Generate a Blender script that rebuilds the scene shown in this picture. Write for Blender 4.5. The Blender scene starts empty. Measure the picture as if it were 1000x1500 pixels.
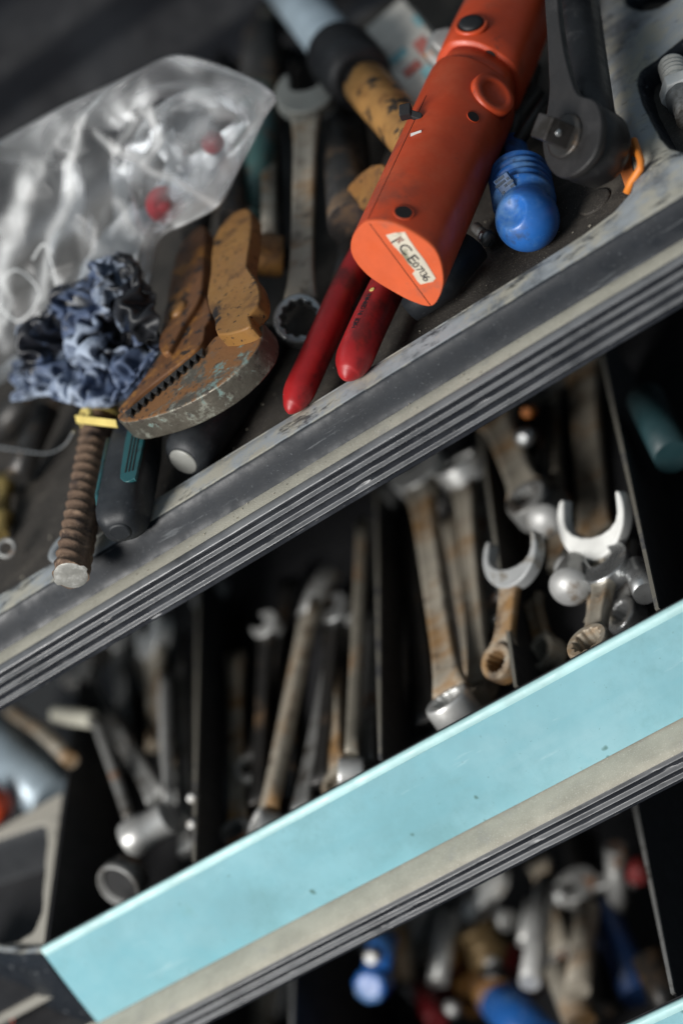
import bpy, bmesh, math, random
import numpy as np
from mathutils import Vector, Matrix, noise
from mathutils.bvhtree import BVHTree
random.seed(7)
S = bpy.context.scene
COL = S.collection

# ------------------------------------------------------------------ camera
F = 3252.0
_D = Vector((-67, -2368, F)).normalized()
_X = -Vector((-7900, 4690, F)).normalized()
_D = (_D - _X * _D.dot(_X)).normalized()
_Z = _X.cross(_D)
RIGHT = Vector((_X[0], _D[0], _Z[0])); DOWN = Vector((_X[1], _D[1], _Z[1])); FWD = Vector((_X[2], _D[2], _Z[2]))
CAM = -FWD * 1.0
cd = bpy.data.cameras.new('camera'); cam = bpy.data.objects.new('camera', cd); COL.objects.link(cam)
M = Matrix.Identity(4)
for i, v in enumerate((RIGHT, -DOWN, -FWD)):
    for r in range(3): M[r][i] = v[r]
M.translation = CAM
cam.matrix_world = M
cd.sensor_fit = 'VERTICAL'; cd.sensor_height = 36; cd.lens = F * 36 / 1500
cd.clip_start = .02; cd.clip_end = 60
cd.dof.use_dof = True; cd.dof.focus_distance = 1.005; cd.dof.aperture_fstop = 2.6; cd.dof.aperture_blades = 0
S.camera = cam

# ------------------------------------------------------------------ light
w = bpy.data.worlds.new('World'); S.world = w; w.use_nodes = True
bg = w.node_tree.nodes['Background']; bg.inputs[0].default_value = (.70, .86, 1, 1); bg.inputs[1].default_value = .20
def area(name, loc, target, size, size_y, power, col):
    l = bpy.data.lights.new(name, 'AREA'); l.shape = 'RECTANGLE'; l.size = size; l.size_y = size_y
    l.energy = power; l.color = col
    o = bpy.data.objects.new(name, l); COL.objects.link(o); o.location = loc
    o.rotation_euler = (Vector(target) - Vector(loc)).to_track_quat('-Z', 'Y').to_euler(); return o
area('doorway_light', (-1.6, -2.3, 1.75), (0, .05, 0), 1.4, 1.3, 154, (1, .98, .95))
area('ceiling_light', (-.9, .9, 2.3), (0, .1, 0), .9, .9, 3, (.9, .95, 1))  # added weak fill from above, no overhead lamp known there
S.view_settings.view_transform = 'Standard'; S.view_settings.look = 'None'
S.view_settings.exposure = 0; S.view_settings.gamma = 1
S.cycles.transparent_max_bounces = 24; S.cycles.max_bounces = 10

# ------------------------------------------------------------------ helpers
def ray(px, py): return (RIGHT * ((px - 500) / F) + DOWN * ((py - 750) / F) + FWD)
def P(px, py, z):
    d = ray(px, py); return CAM + d * ((z - CAM.z) / d.z)
def PY(px, py, y):
    d = ray(px, py); return CAM + d * ((y - CAM.y) / d.y)
def PD(px, py, t): return CAM + ray(px, py) * t
def PP(px, py, o, n):
    d = ray(px, py); return CAM + d * ((o - CAM).dot(n) / d.dot(n))

class MB:
    def __init__(s): s.v = []; s.f = []; s.sm = []; s.mi = []
    def add(s, vs, fs, smooth=True, mi=0):
        b = len(s.v); s.v += [Vector(v) for v in vs]
        for f in fs: s.f.append([b + i for i in f]); s.sm.append(smooth); s.mi.append(mi)
        return s
    def loft(s, rings, closed=True, cap0=True, cap1=True, smooth=True):
        n = len(rings[0]); vs = [v for r in rings for v in r]; fs = []
        for k in range(len(rings) - 1):
            for i in range(n if closed else n - 1):
                j = (i + 1) % n
                fs.append((k * n + i, k * n + j, (k + 1) * n + j, (k + 1) * n + i))
        s.add(vs, fs, smooth)
        b = len(s.v) - len(vs)
        if closed and cap0: s.f.append([b + i for i in range(n)][::-1]); s.sm.append(False); s.mi.append(0)
        if closed and cap1: s.f.append([b + (len(rings) - 1) * n + i for i in range(n)]); s.sm.append(False); s.mi.append(0)
        return s
    def tube(s, pts, rad, seg=20, cap=True, sx=1.0, up=None):
        pts = [Vector(p) for p in pts]
        if not hasattr(rad, '__len__'): rad = [rad] * len(pts)
        rings = []
        prev = None
        for i, p in enumerate(pts):
            t = (pts[min(i + 1, len(pts) - 1)] - pts[max(i - 1, 0)]).normalized()
            if prev is None:
                u = Vector(up) if up else (Vector((0, 0, 1)) if abs(t.z) < .9 else Vector((1, 0, 0)))
            else: u = prev
            u = (u - t * u.dot(t)).normalized(); prev = u
            v = t.cross(u)
            rings.append([p + (u * math.cos(a) + v * (math.sin(a) * sx)) * rad[i] for a in [2 * math.pi * k / seg for k in range(seg)]])
        return s.loft(rings, True, cap, cap)
    def lathe(s, o, ax, prof, seg=48, cap0=True, cap1=True):
        o = Vector(o); ax = Vector(ax).normalized()
        u = ax.orthogonal().normalized(); v = ax.cross(u)
        return s.loft([[o + ax * h + (u * math.cos(a) + v * math.sin(a)) * max(r, 1e-5) for a in [2 * math.pi * k / seg for k in range(seg)]] for h, r in prof], True, cap0, cap1)
    def box(s, c, hx, hy, hz):
        c = Vector(c); hx, hy, hz = Vector(hx), Vector(hy), Vector(hz)
        vs = [c + hx * a + hy * b + hz * d for a in (-1, 1) for b in (-1, 1) for d in (-1, 1)]
        return s.add(vs, [(0, 1, 3, 2), (4, 6, 7, 5), (0, 4, 5, 1), (2, 3, 7, 6), (0, 2, 6, 4), (1, 5, 7, 3)], False)
    def prism(s, top, ext):
        n = len(top); ext = Vector(ext); vs = list(top) + [Vector(p) + ext for p in top]
        fs = [list(range(n)), list(range(2 * n - 1, n - 1, -1))] + [[i, i + n, (i + 1) % n + n, (i + 1) % n] for i in range(n)]
        return s.add(vs, fs, False)
    def torus(s, c, ax, R, r, seg=48, sg=12, flat=1.0):
        c = Vector(c); ax = Vector(ax).normalized(); u = ax.orthogonal().normalized(); v = ax.cross(u)
        vs = []; fs = []
        for i in range(seg):
            a = 2 * math.pi * i / seg; d = u * math.cos(a) + v * math.sin(a)
            for j in range(sg):
                b = 2 * math.pi * j / sg
                vs.append(c + d * (R + r * math.cos(b)) + ax * (r * flat * math.sin(b)))
        for i in range(seg):
            for j in range(sg):
                fs.append((i * sg + j, ((i + 1) % seg) * sg + j, ((i + 1) % seg) * sg + (j + 1) % sg, i * sg + (j + 1) % sg))
        return s.add(vs, fs)
    def build(s, name, mat, parent=None, bevel=0, seg=2, fix=True, sub=0, loc=None):
        base = Vector(parent['_b']) if parent else (Vector(loc) if loc is not None else sum(s.v, Vector()) / len(s.v))
        me = bpy.data.meshes.new(name)
        me.from_pydata([v - base for v in s.v], [], s.f)
        me.polygons.foreach_set('use_smooth', s.sm)
        if fix:
            bm = bmesh.new(); bm.from_mesh(me); bmesh.ops.recalc_face_normals(bm, faces=bm.faces); bm.to_mesh(me); bm.free()
        me.materials.append(mat)
        o = bpy.data.objects.new(name, me); COL.objects.link(o)
        if parent:
            o.parent = parent; o['_b'] = list(base)
        else:
            o.location = base; o['_b'] = list(base)
        if bevel:
            m = o.modifiers.new('Bevel', 'BEVEL'); m.width = bevel; m.segments = seg; m.limit_method = 'ANGLE'; m.angle_limit = math.radians(38)
            m.harden_normals = False
            me.polygons.foreach_set('use_smooth', [True] * len(me.polygons))
            m2 = o.modifiers.new('WN', 'WEIGHTED_NORMAL'); m2.keep_sharp = True
        if sub:
            m = o.modifiers.new('Sub', 'SUBSURF'); m.levels = sub; m.render_levels = sub
        return o

def thing(name, label, cat, loc, group=None):
    o = bpy.data.objects.new(name, None); COL.objects.link(o); o.location = loc; o['_b'] = list(loc)
    o.empty_display_size = .01
    o['label'] = label; o['category'] = cat
    if group: o['group'] = group
    return o
def tag(o, label, cat, group=None, kind=None):
    o['label'] = label; o['category'] = cat
    if group: o['group'] = group
    if kind: o['kind'] = kind
    return o
def crom(pts, n=6, closed=True):
    pts = [Vector(p) for p in pts]; out = []; N = len(pts)
    for i in range(N if closed else N - 1):
        g = (lambda k: pts[k % N]) if closed else (lambda k: pts[max(0, min(N - 1, k))])
        a, b, c, d = g(i - 1), g(i), g(i + 1), g(i + 2)
        for k in range(n):
            t = k / n
            out.append(.5 * ((2 * b) + (c - a) * t + (2 * a - 5 * b + 4 * c - d) * t * t + (3 * b - a - 3 * c + d) * t ** 3))
    if not closed: out.append(pts[-1])
    return out
def px_poly(pts, z): return [P(x, y, z) for x, y in pts]

# ------------------------------------------------------------------ materials
def mat(name, base, rough=.5, metal=0, layers=(), bump=(), spec=None, coat=0, vary=.12, vscale=60):
    """layers: dicts col, rough, metal, scale, lo, hi, detail, up (needs an upward normal), stretch"""
    m = bpy.data.materials.new(name); m.use_nodes = True; nt = m.node_tree; N = nt.nodes; L = nt.links
    b = N['Principled BSDF']
    tc = N.new('ShaderNodeTexCoord'); oi = N.new('ShaderNodeObjectInfo')
    add = N.new('ShaderNodeVectorMath'); add.operation = 'ADD'
    L.new(tc.outputs['Object'], add.inputs[0])
    sc = N.new('ShaderNodeVectorMath'); sc.operation = 'SCALE'; sc.inputs[3].default_value = 3.7
    cmb = N.new('ShaderNodeCombineXYZ')
    for k in range(3): L.new(oi.outputs['Random'], cmb.inputs[k])
    L.new(cmb.outputs[0], sc.inputs[0]); L.new(sc.outputs[0], add.inputs[1])
    co = add.outputs[0]
    def nz(scale, detail=5, rgh=.6, stretch=None):
        t = N.new('ShaderNodeTexNoise'); t.inputs['Scale'].default_value = scale; t.inputs['Detail'].default_value = detail
        t.inputs['Roughness'].default_value = rgh
        if stretch:
            mp = N.new('ShaderNodeMapping'); mp.inputs['Scale'].default_value = stretch; L.new(co, mp.inputs[0]); L.new(mp.outputs[0], t.inputs[0])
        else: L.new(co, t.inputs[0])
        return t.outputs[0]
    def ramp(v, lo, hi):
        r = N.new('ShaderNodeMapRange'); r.interpolation_type = 'SMOOTHSTEP'
        r.inputs[1].default_value = lo; r.inputs[2].default_value = hi; L.new(v, r.inputs[0]); return r.outputs[0]
    def mixc(fac, a, c):
        x = N.new('ShaderNodeMix'); x.data_type = 'RGBA'; L.new(fac, x.inputs[0])
        if isinstance(a, tuple): x.inputs[6].default_value = (*a, 1)
        else: L.new(a, x.inputs[6])
        x.inputs[7].default_value = (*c, 1); return x.outputs[2]
    def mixf(fac, a, c):
        x = N.new('ShaderNodeMix'); L.new(fac, x.inputs[0])
        if isinstance(a, (int, float)): x.inputs[2].default_value = a
        else: L.new(a, x.inputs[2])
        x.inputs[3].default_value = c; return x.outputs[0]
    col = tuple(base); rg = rough; mt = metal
    if vary:
        col = mixc(ramp(nz(vscale, 4), .3, .7), tuple(c * (1 - vary) for c in base), tuple(min(1, c * (1 + vary)) for c in base))
        rg = mixf(ramp(nz(vscale * 1.7, 5), .3, .7), max(.03, rough - .1), min(1, rough + .1))
    for l in layers:
        fac = ramp(nz(l.get('scale', 100), l.get('detail', 6), l.get('nr', .65), l.get('stretch')), l.get('lo', .5), l.get('hi', .6))
        if 'blob' in l:
            vd = N.new('ShaderNodeVectorMath'); vd.operation = 'DISTANCE'; L.new(tc.outputs['Object'], vd.inputs[0]); vd.inputs[1].default_value = l['blob'][0]
            ad = N.new('ShaderNodeMath'); ad.operation = 'MULTIPLY_ADD'; L.new(nz(l.get('scale', 40), 6), ad.inputs[0]); ad.inputs[1].default_value = l['blob'][2]; L.new(vd.outputs['Value'], ad.inputs[2])
            fac = ramp(ad.outputs[0], l['blob'][1] + .004, l['blob'][1] - .004)
        if 'up' in l:
            g = N.new('ShaderNodeNewGeometry'); sx = N.new('ShaderNodeSeparateXYZ'); L.new(g.outputs['Normal'], sx.inputs[0])
            u = ramp(sx.outputs[l.get('axis', 2)], l['up'][0], l['up'][1])
            q = N.new('ShaderNodeMath'); q.operation = 'MULTIPLY'; L.new(fac, q.inputs[0]); L.new(u, q.inputs[1]); fac = q.outputs[0]
        if 'amt' in l:
            q = N.new('ShaderNodeMath'); q.operation = 'MULTIPLY'; L.new(fac, q.inputs[0]); q.inputs[1].default_value = l['amt']; fac = q.outputs[0]
        col = mixc(fac, col, l['col'])
        if 'rough' in l: rg = mixf(fac, rg, l['rough'])
        if 'metal' in l: mt = mixf(fac, mt, l['metal'])
    for s_, k in ((col, 'Base Color'), (rg, 'Roughness'), (mt, 'Metallic')):
        if isinstance(s_, tuple): b.inputs[k].default_value = (*s_, 1)
        elif isinstance(s_, (int, float)): b.inputs[k].default_value = s_
        else: L.new(s_, b.inputs[k])
    if spec is not None: b.inputs['Specular IOR Level'].default_value = spec
    if coat: b.inputs['Coat Weight'].default_value = coat
    last = None
    for sc_, st, dist in bump:
        bp = N.new('ShaderNodeBump'); bp.inputs['Strength'].default_value = st; bp.inputs['Distance'].default_value = dist
        L.new(nz(sc_, 6), bp.inputs['Height'])
        if last: L.new(last, bp.inputs['Normal'])
        last = bp.outputs[0]
    if last: L.new(last, b.inputs['Normal'])
    return m

DUST = (.42, .40, .33)
RUST = (.20, .085, .028)
m_plastic = mat('dark_plastic', (.012, .015, .020), .42, layers=[
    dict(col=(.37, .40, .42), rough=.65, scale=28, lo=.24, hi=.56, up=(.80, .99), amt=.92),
    dict(col=DUST, rough=.95, scale=45, lo=.42, hi=.6, up=(.72, .96), amt=.9, detail=9, nr=.72),
    dict(col=(.16, .17, .18), rough=.8, scale=900, lo=.61, hi=.70, amt=.6),
    dict(col=(.20, .21, .22), rough=.8, scale=260, stretch=(.10, 1, 1), lo=.60, hi=.70, amt=.5),
    dict(col=(.02, .024, .03), rough=.5, scale=50, stretch=(.5, 1, 1), lo=.56, hi=.64, detail=9, nr=.7, amt=.8)], bump=[(900, .06, .0004)], spec=.22)
m_ledge = mat('dusty_ledge', (.36, .345, .285), .95, layers=[
    dict(col=(.22, .23, .25), rough=.8, scale=70, lo=.55, hi=.75, detail=9, amt=.4),
    dict(col=(.55, .53, .46), scale=1500, lo=.55, hi=.7)], bump=[(1500, .4, .0006)])
m_rib = mat('ribbed_plastic', (.016, .018, .023), .27, layers=[
    dict(col=(.17, .175, .18), rough=.5, scale=30, lo=.15, hi=.6, up=(.35, .9), amt=.8),  # pale rib crests: dust, with the ridge highlights painted in
    dict(col=(.22, .22, .21), rough=.8, scale=500, lo=.64, hi=.72, amt=.6, stretch=(.25, 1, 1)),
    dict(col=(.17, .18, .2), rough=.6, scale=40, lo=.4, hi=.8, amt=.25)], bump=[(300, .1, .0005)], spec=.6)
m_floor = mat('gritty_floor', (.036, .031, .026), .8, layers=[
    dict(col=(.02, .018, .016), rough=.5, scale=22, lo=.48, hi=.68, amt=.8),
    dict(col=(.20, .18, .15), scale=1100, lo=.57, hi=.68, amt=.8),
    dict(col=(.115, .10, .08), scale=30, lo=.5, hi=.75, amt=.7)], bump=[(900, .5, .0008)])
m_black = mat('black_metal', (.012, .012, .013), .5, bump=[(300, .1, .0005)], layers=[dict(col=(.05, .045, .04), scale=120, lo=.55, hi=.75, amt=.5)])
m_divider = mat('black_sheet', (.024, .024, .026), .6)
m_edge = mat('worn_edge', (.17, .16, .135), .6, layers=[dict(col=(.08, .08, .085), scale=60, lo=.5, hi=.65)])
m_blue = mat('pale_blue_label', (.225, .455, .51), .45, vary=.08, vscale=25, layers=[
    dict(col=(.35, .57, .62), scale=14, lo=.42, hi=.8, amt=.7),
    dict(col=(.17, .43, .50), scale=18, lo=.5, hi=.75, amt=.7),
    dict(col=(.15, .32, .34), rough=.6, scale=12, lo=.47, hi=.68, detail=10, nr=.75, amt=.6),
    dict(col=(.19, .43, .49), rough=.5, scale=40, stretch=(.18, 1, 1), lo=.50, hi=.72, detail=8, amt=.55),
    dict(col=(.42, .62, .66), rough=.6, scale=160, stretch=(.15, 1, 1), lo=.62, hi=.72, amt=.4),
    dict(col=(.07, .16, .14), rough=.7, scale=130, lo=.73, hi=.80, detail=1, amt=.8),
    dict(col=(.17, .36, .35), rough=.7, scale=45, lo=.62, hi=.78, amt=.6),
    dict(col=(.10, .2, .19), rough=.7, scale=520, lo=.69, hi=.73, detail=3, amt=.6)], bump=[(200, .05, .0004)])
m_pale = mat('pale_edge', (.42, .66, .66), .45)  # paler than the panel: the highlight on its top edge put into the colour
m_chrome = mat('worn_chrome', (.55, .56, .56), .30, .85, layers=[dict(col=(.10, .08, .06), rough=.6, metal=.5, scale=90, lo=.58, hi=.7)], bump=[(200, .08, .0003)])
m_steel = mat('bright_steel', (.66, .66, .64), .40, .55, layers=[dict(col=(.25, .22, .18), rough=.6, metal=.6, scale=70, lo=.58, hi=.75)], bump=[(300, .15, .0004)])
m_white = mat('satin_steel', (.74, .74, .71), .5, .05, layers=[dict(col=(.33, .22, .12), rough=.7, scale=45, lo=.60, hi=.72, amt=.8), dict(col=(.40, .38, .33), rough=.6, scale=90, lo=.62, hi=.75)], bump=[(250, .1, .0003)])
m_grey = mat('dull_steel', (.30, .30, .29), .45, .45, layers=[dict(col=(.06, .05, .04), rough=.6, scale=60, lo=.48, hi=.68), dict(col=RUST, metal=0, rough=.85, scale=45, lo=.58, hi=.68)], bump=[(300, .2, .0005)])
m_rust = mat('rusty_steel', (.42, .38, .31), .5, .3, layers=[
    dict(col=(.27, .15, .055), rough=.8, metal=.0, scale=34, lo=.44, hi=.66, stretch=(.6, 1, 1)),
    dict(col=(.04, .03, .024), rough=.8, metal=0, scale=80, lo=.52, hi=.70, amt=.8)], bump=[(500, .35, .0006)])
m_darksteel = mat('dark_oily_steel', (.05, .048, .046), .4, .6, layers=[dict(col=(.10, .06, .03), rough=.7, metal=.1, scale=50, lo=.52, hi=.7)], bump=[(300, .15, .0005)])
m_yellow = mat('chipped_yellow_paint', (.27, .135, .036), .5, layers=[
    dict(col=(.20, .085, .022), scale=30, lo=.45, hi=.65, amt=.7),
    dict(col=(.03, .022, .018), rough=.6, metal=.3, scale=300, lo=.58, hi=.64, detail=7, nr=.65),
    dict(col=(.09, .042, .018), rough=.7, scale=50, lo=.47, hi=.66, amt=.8),
    dict(col=(.018, .015, .014), rough=.6, metal=.2, scale=32, lo=.60, hi=.66)], bump=[(110, .25, .0006), (700, .2, .0004)])
m_jawedge = mat('worn_jaw_metal', (.14, .125, .10), .5, .6, layers=[
    dict(col=(.30, .30, .25), rough=.55, metal=.5, scale=150, lo=.5, hi=.66, detail=9),
    dict(col=(.19, .085, .028), rough=.8, metal=0, scale=42, lo=.45, hi=.53, detail=9, nr=.7, up=(.3, .8)),
    dict(col=(.035, .025, .02), rough=.7, metal=.1, scale=260, lo=.58, hi=.63, amt=.8),
    dict(col=(.16, .24, .22), rough=.7, metal=.1, scale=75, lo=.6, hi=.68)], bump=[(400, .4, .0008)])
m_orange = mat('orange_plastic', (.52, .058, .014), .46, vary=.08, layers=[
    dict(col=(.60, .14, .06), scale=35, lo=.45, hi=.8, amt=.5),
    dict(col=(.16, .05, .03), rough=.75, scale=26, lo=.50, hi=.72, amt=.65, detail=9),
    dict(col=(.07, .04, .03), rough=.7, scale=75, lo=.62, hi=.72, amt=.7),
    dict(col=(.68, .30, .20), rough=.7, scale=420, lo=.71, hi=.75, amt=.7)], bump=[(1400, .12, .0003)])
m_orange_cap = mat('scuffed_orange_cap', (.64, .105, .03), .55, vary=.07, layers=[
    dict(col=(.22, .10, .07), rough=.7, scale=55, lo=.52, hi=.72, amt=.7, detail=9),
    dict(col=(.85, .45, .30), rough=.7, scale=420, lo=.69, hi=.73, amt=.8)], bump=[(1400, .15, .0003)])
m_dark = mat('dark_gap', (.012, .008, .007), .7, vary=0)
m_sticker = mat('worn_sticker', (.62, .56, .45), .7, layers=[dict(col=(.22, .22, .15), scale=160, lo=.56, hi=.68, detail=8), dict(col=(.64, .42, .34), scale=90, lo=.55, hi=.75, amt=.5)])
m_ink = mat('black_ink', (.018, .014, .018), .6, vary=0)
m_red = mat('red_vinyl', (.36, .014, .016), .42, layers=[
    dict(col=(.06, .012, .012), rough=.6, scale=55, lo=.50, hi=.68, amt=.75, stretch=(1, .5, 1)),
    dict(col=(.5, .12, .10), rough=.7, scale=600, lo=.68, hi=.75, amt=.5)], bump=[(1800, .2, .0003)])
m_bluep = mat('blue_plastic', (.022, .13, .44), .36, layers=[
    dict(col=(.16, .32, .55), rough=.6, scale=45, lo=.5, hi=.72, amt=.7),
    dict(col=(.03, .045, .07), rough=.6, scale=60, lo=.56, hi=.68, amt=.7),
    dict(col=(.42, .47, .5), rough=.8, scale=170, lo=.63, hi=.72, amt=.7)], bump=[(500, .12, .0005)])
m_rubber = mat('black_rubber', (.013, .015, .018), .5, layers=[dict(col=(.10, .11, .12), rough=.8, scale=400, lo=.58, hi=.75, amt=.5), dict(col=(.045, .05, .055), rough=.7, scale=45, lo=.45, hi=.75, amt=.6)], bump=[(900, .25, .0004)])
m_teal = mat('teal_plastic', (.02, .095, .105), .42, layers=[dict(col=(.015, .03, .035), scale=70, lo=.52, hi=.66, amt=.8)])
m_rebar = mat('brown_rebar', (.15, .095, .062), .7, .15, layers=[
    dict(col=(.045, .030, .024), rough=.7, scale=60, lo=.48, hi=.62),
    dict(col=(.27, .18, .12), rough=.85, scale=160, lo=.52, hi=.68)], bump=[(600, .5, .0008)])
m_cut = mat('sawn_steel', (.48, .47, .43), .45, .55, layers=[dict(col=(.66, .65, .61), rough=.5, scale=160, lo=.5, hi=.65, stretch=(1, .4, 1))], bump=[(260, .35, .001)])
m_band = mat('yellow_band', (.70, .55, .17), .5)
m_cream = mat('cream_handle', (.62, .60, .50), .55)
m_slate = mat('slate_blue_paint', (.30, .37, .42), .4, .2)
m_paper = mat('paper', (.62, .59, .53), .8, layers=[dict(col=(.40, .38, .34), scale=60, lo=.55, hi=.75)])
m_print_r = mat('red_print', (.5, .16, .13), .8); m_print_t = mat('teal_print', (.25, .47, .50), .8)
m_ceramic = mat('white_ceramic', (.68, .66, .60), .3, layers=[dict(col=(.3, .27, .22), scale=80, lo=.6, hi=.75)])
m_orclip = mat('orange_clip', (.72, .22, .03), .45)
m_redorange = mat('red_orange_paint', (.75, .09, .03), .5)
m_wall = mat('rear_plastic', (.007, .0075, .0095), .55, layers=[dict(col=(.022, .024, .028), scale=14, lo=.45, hi=.7, amt=.5)], spec=.12)
m_washer = mat('grey_washer', (.30, .32, .33), .5, .3)
m_headface = mat('scuffed_black_steel', (.019, .018, .018), .5, .1, layers=[dict(col=(.03, .028, .028), rough=.5, scale=70, lo=.52, hi=.68)], bump=[(500, .3, .0005)])

def film_mat():
    """thin milky polythene; creased film whitens, stored per vertex in the attribute crease"""
    m = bpy.data.materials.new('clear_film'); m.use_nodes = True; nt = m.node_tree; N = nt.nodes; L = nt.links
    N.remove(N['Principled BSDF']); out = N['Material Output']
    def math_(op, a, b_, c_=None):
        q = N.new('ShaderNodeMath'); q.operation = op; q.use_clamp = True
        for i, v in enumerate((a, b_, c_)):
            if v is None: continue
            if isinstance(v, (int, float)): q.inputs[i].default_value = v
            else: L.new(v, q.inputs[i])
        return q.outputs[0]
    tr = N.new('ShaderNodeBsdfTransparent'); tr.inputs[0].default_value = (.95, .96, .97, 1)
    df = N.new('ShaderNodeBsdfDiffuse'); df.inputs[0].default_value = (.93, .94, .93, 1)
    tl = N.new('ShaderNodeBsdfTranslucent'); tl.inputs[0].default_value = (.84, .86, .87, 1)
    gl = N.new('ShaderNodeBsdfGlossy'); gl.inputs[0].default_value = (.9, .9, .9, 1); gl.inputs[1].default_value = .30
    a = N.new('ShaderNodeMixShader'); a.inputs[0].default_value = .4; L.new(df.outputs[0], a.inputs[1]); L.new(tl.outputs[0], a.inputs[2])
    lw = N.new('ShaderNodeLayerWeight'); lw.inputs[0].default_value = .3
    nz = N.new('ShaderNodeTexNoise'); nz.inputs['Scale'].default_value = 22; nz.inputs['Detail'].default_value = 5
    tc = N.new('ShaderNodeTexCoord'); L.new(tc.outputs['Object'], nz.inputs[0])
    mr = N.new('ShaderNodeMapRange'); mr.inputs[1].default_value = .35; mr.inputs[2].default_value = .75; mr.inputs[3].default_value = .01; mr.inputs[4].default_value = .07
    L.new(nz.outputs[0], mr.inputs[0])
    at = N.new('ShaderNodeAttribute'); at.attribute_name = 'crease'
    fac = math_('MULTIPLY_ADD', lw.outputs['Facing'], .09, mr.outputs[0])
    fac = math_('MULTIPLY_ADD', at.outputs['Fac'], .80, fac)
    b = N.new('ShaderNodeMixShader'); L.new(tr.outputs[0], b.inputs[1]); L.new(a.outputs[0], b.inputs[2]); L.new(fac, b.inputs[0])
    fr = N.new('ShaderNodeFresnel'); fr.inputs[0].default_value = 1.42
    frm = math_('MULTIPLY', fr.outputs[0], .45)
    c = N.new('ShaderNodeMixShader'); L.new(frm, c.inputs[0]); L.new(b.outputs[0], c.inputs[1]); L.new(gl.outputs[0], c.inputs[2])
    L.new(c.outputs[0], out.inputs[0])
    return m
m_film = film_mat()
# ------------------------------------------------------------------ the tool chest
FL = .024; RIM = .034
chest = thing('tool_chest', 'open dark plastic tool chest with dusty top tray and pale blue fronted drawers', 'tool chest', (0, 0, 0))
XL, XR = -.36, .36

def sd_poly(pts, gx, gy):
    """signed distance to a polygon (negative inside) on a grid"""
    p = np.array([(q[0], q[1]) for q in pts]); d = np.full(gx.shape, 1e9); ins = np.zeros(gx.shape, bool)
    for i in range(len(p)):
        a, b = p[i], p[(i + 1) % len(p)]; e = b - a
        t = np.clip(((gx - a[0]) * e[0] + (gy - a[1]) * e[1]) / (e @ e + 1e-12), 0, 1)
        d = np.minimum(d, np.hypot(gx - a[0] - t * e[0], gy - a[1] - t * e[1]))
        c = ((a[1] > gy) != (b[1] > gy)) & (gx < (b[0] - a[0]) * (gy - a[1]) / (b[1] - a[1] + 1e-12) + a[0]); ins ^= c
    return np.where(ins, -d, d)
def sstep(x, a, b):
    t = np.clip((x - a) / (b - a), 0, 1); return t * t * (3 - 2 * t)

main = [P(x, y, RIM) for x, y in [(400, 618), (592, 500), (760, 396), (850, 339), (892, 308), (912, 285), (917, 262), (912, 236), (892, 180), (874, 120), (862, 65), (856, 0), (850, -120)]]
main = [Vector((-.6, main[0].y, 0))] + [Vector((p.x, p.y, 0)) for p in main] + [Vector((main[-1].x, .44, 0)), Vector((-.6, .44, 0))]
pocket = [P(x, y, RIM) for x, y in [(1130, -20), (1010, 55), (965, 92), (946, 104), (944, 118), (952, 145), (978, 195), (990, 208), (1010, 214), (1130, 190)]]
hole = [P(950 + 26 * math.cos(a), -6 + 13 * math.sin(a), RIM) for a in [k * math.pi / 8 for k in range(16)]]
xs = np.arange(XL, XR, .0012); ys = np.concatenate([np.arange(.0150, .050, .0006), np.arange(.050, .26, .0012), np.arange(.26, .46, .004)])
gx, gy = np.meshgrid(xs, ys)
sd = np.minimum(np.minimum(sd_poly(main, gx, gy), sd_poly(pocket, gx, gy)), sd_poly(hole, gx, gy))
k = .0035
lo = np.where(sd_poly(pocket, gx, gy) < .002, .004, .016)
h = lo + (RIM - lo) * sstep(sd, -.0035, .0045)
h += .0012 * sstep(sd, .003, .012)
# a shallow groove along the inner lip, then the front face of the lip
dl = gy - (main[1].y - .0) 
front = np.where(gx < .19, 1, 0)
h = np.minimum(h, .0205 + (RIM + .0012 - .0205) * sstep(gy, .0145, .0228) ** .8)
h -= .0005 * np.exp(-((sd - .0055) / .0006) ** 2) * (np.sin(gx * 160) > -.5) * (gy < .06)
n = len(xs); vs = [Vector((x, y, z)) for x, y, z in zip(gx.ravel(), gy.ravel(), h.ravel())]
fs = [(j * n + i, j * n + i + 1, (j + 1) * n + i + 1, (j + 1) * n + i) for j in range(len(ys) - 1) for i in range(n - 1)]
MB().add(vs, fs).build('tray_moulding', m_plastic, chest, fix=False)
MB().box((0, .24, FL - .001), (.36, 0, 0), (0, .21, 0), (0, 0, .001)).build('tray_floor', m_floor, chest)
pc = P(870, 296, FL)
MB().lathe(pc, (0, 0, 1), [(0, .0085), (.0006, .0085), (.0009, .0075), (.0009, .0001)], cap0=False).build('floor_plug', m_floor, chest)

def sweep(mb, prof, x0, x1, nx=2):
    """prof: (y, z) list swept along X"""
    nx = 260; rings = []
    for i in range(nx):
        x = x0 + (x1 - x0) * i / (nx - 1)
        # slight waviness and small knocks of a used moulding
        q = Vector((x * 14, prof[0][0] * 30, prof[0][1] * 30)); wy = .00030 * noise.noise(q); wz = .00022 * noise.noise(q + Vector((9, 3, 1)))
        r_ = []
        for y, z in prof:
            kn = max(0, noise.noise(Vector((x * 130, y * 300, z * 420))) - .52) * .0028
            r_.append(Vector((x, y + wy + kn, z + wz - kn * .3)))
        rings.append(r_)
    return mb.loft(rings, closed=False)
def rib_profile(y0, z0, z1, crests, d=.0022, wd=.00115):
    """ribbed face from z1 (top) down to z0; rounded crests reach y0"""
    out = []; N_ = 64
    for i in range(N_ + 1):
        z = z1 + (z0 - z1) * i / N_
        out.append((y0 + d * (1 - max(math.exp(-abs((z - c) / wd) ** 2.6) for c in crests)), z))
    out += [(y0 + d * 1.05, z0 - .0003), (y0 + d * 1.6, z0 - .0005), (y0 + .02, z0 - .0005)]
    return out
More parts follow.
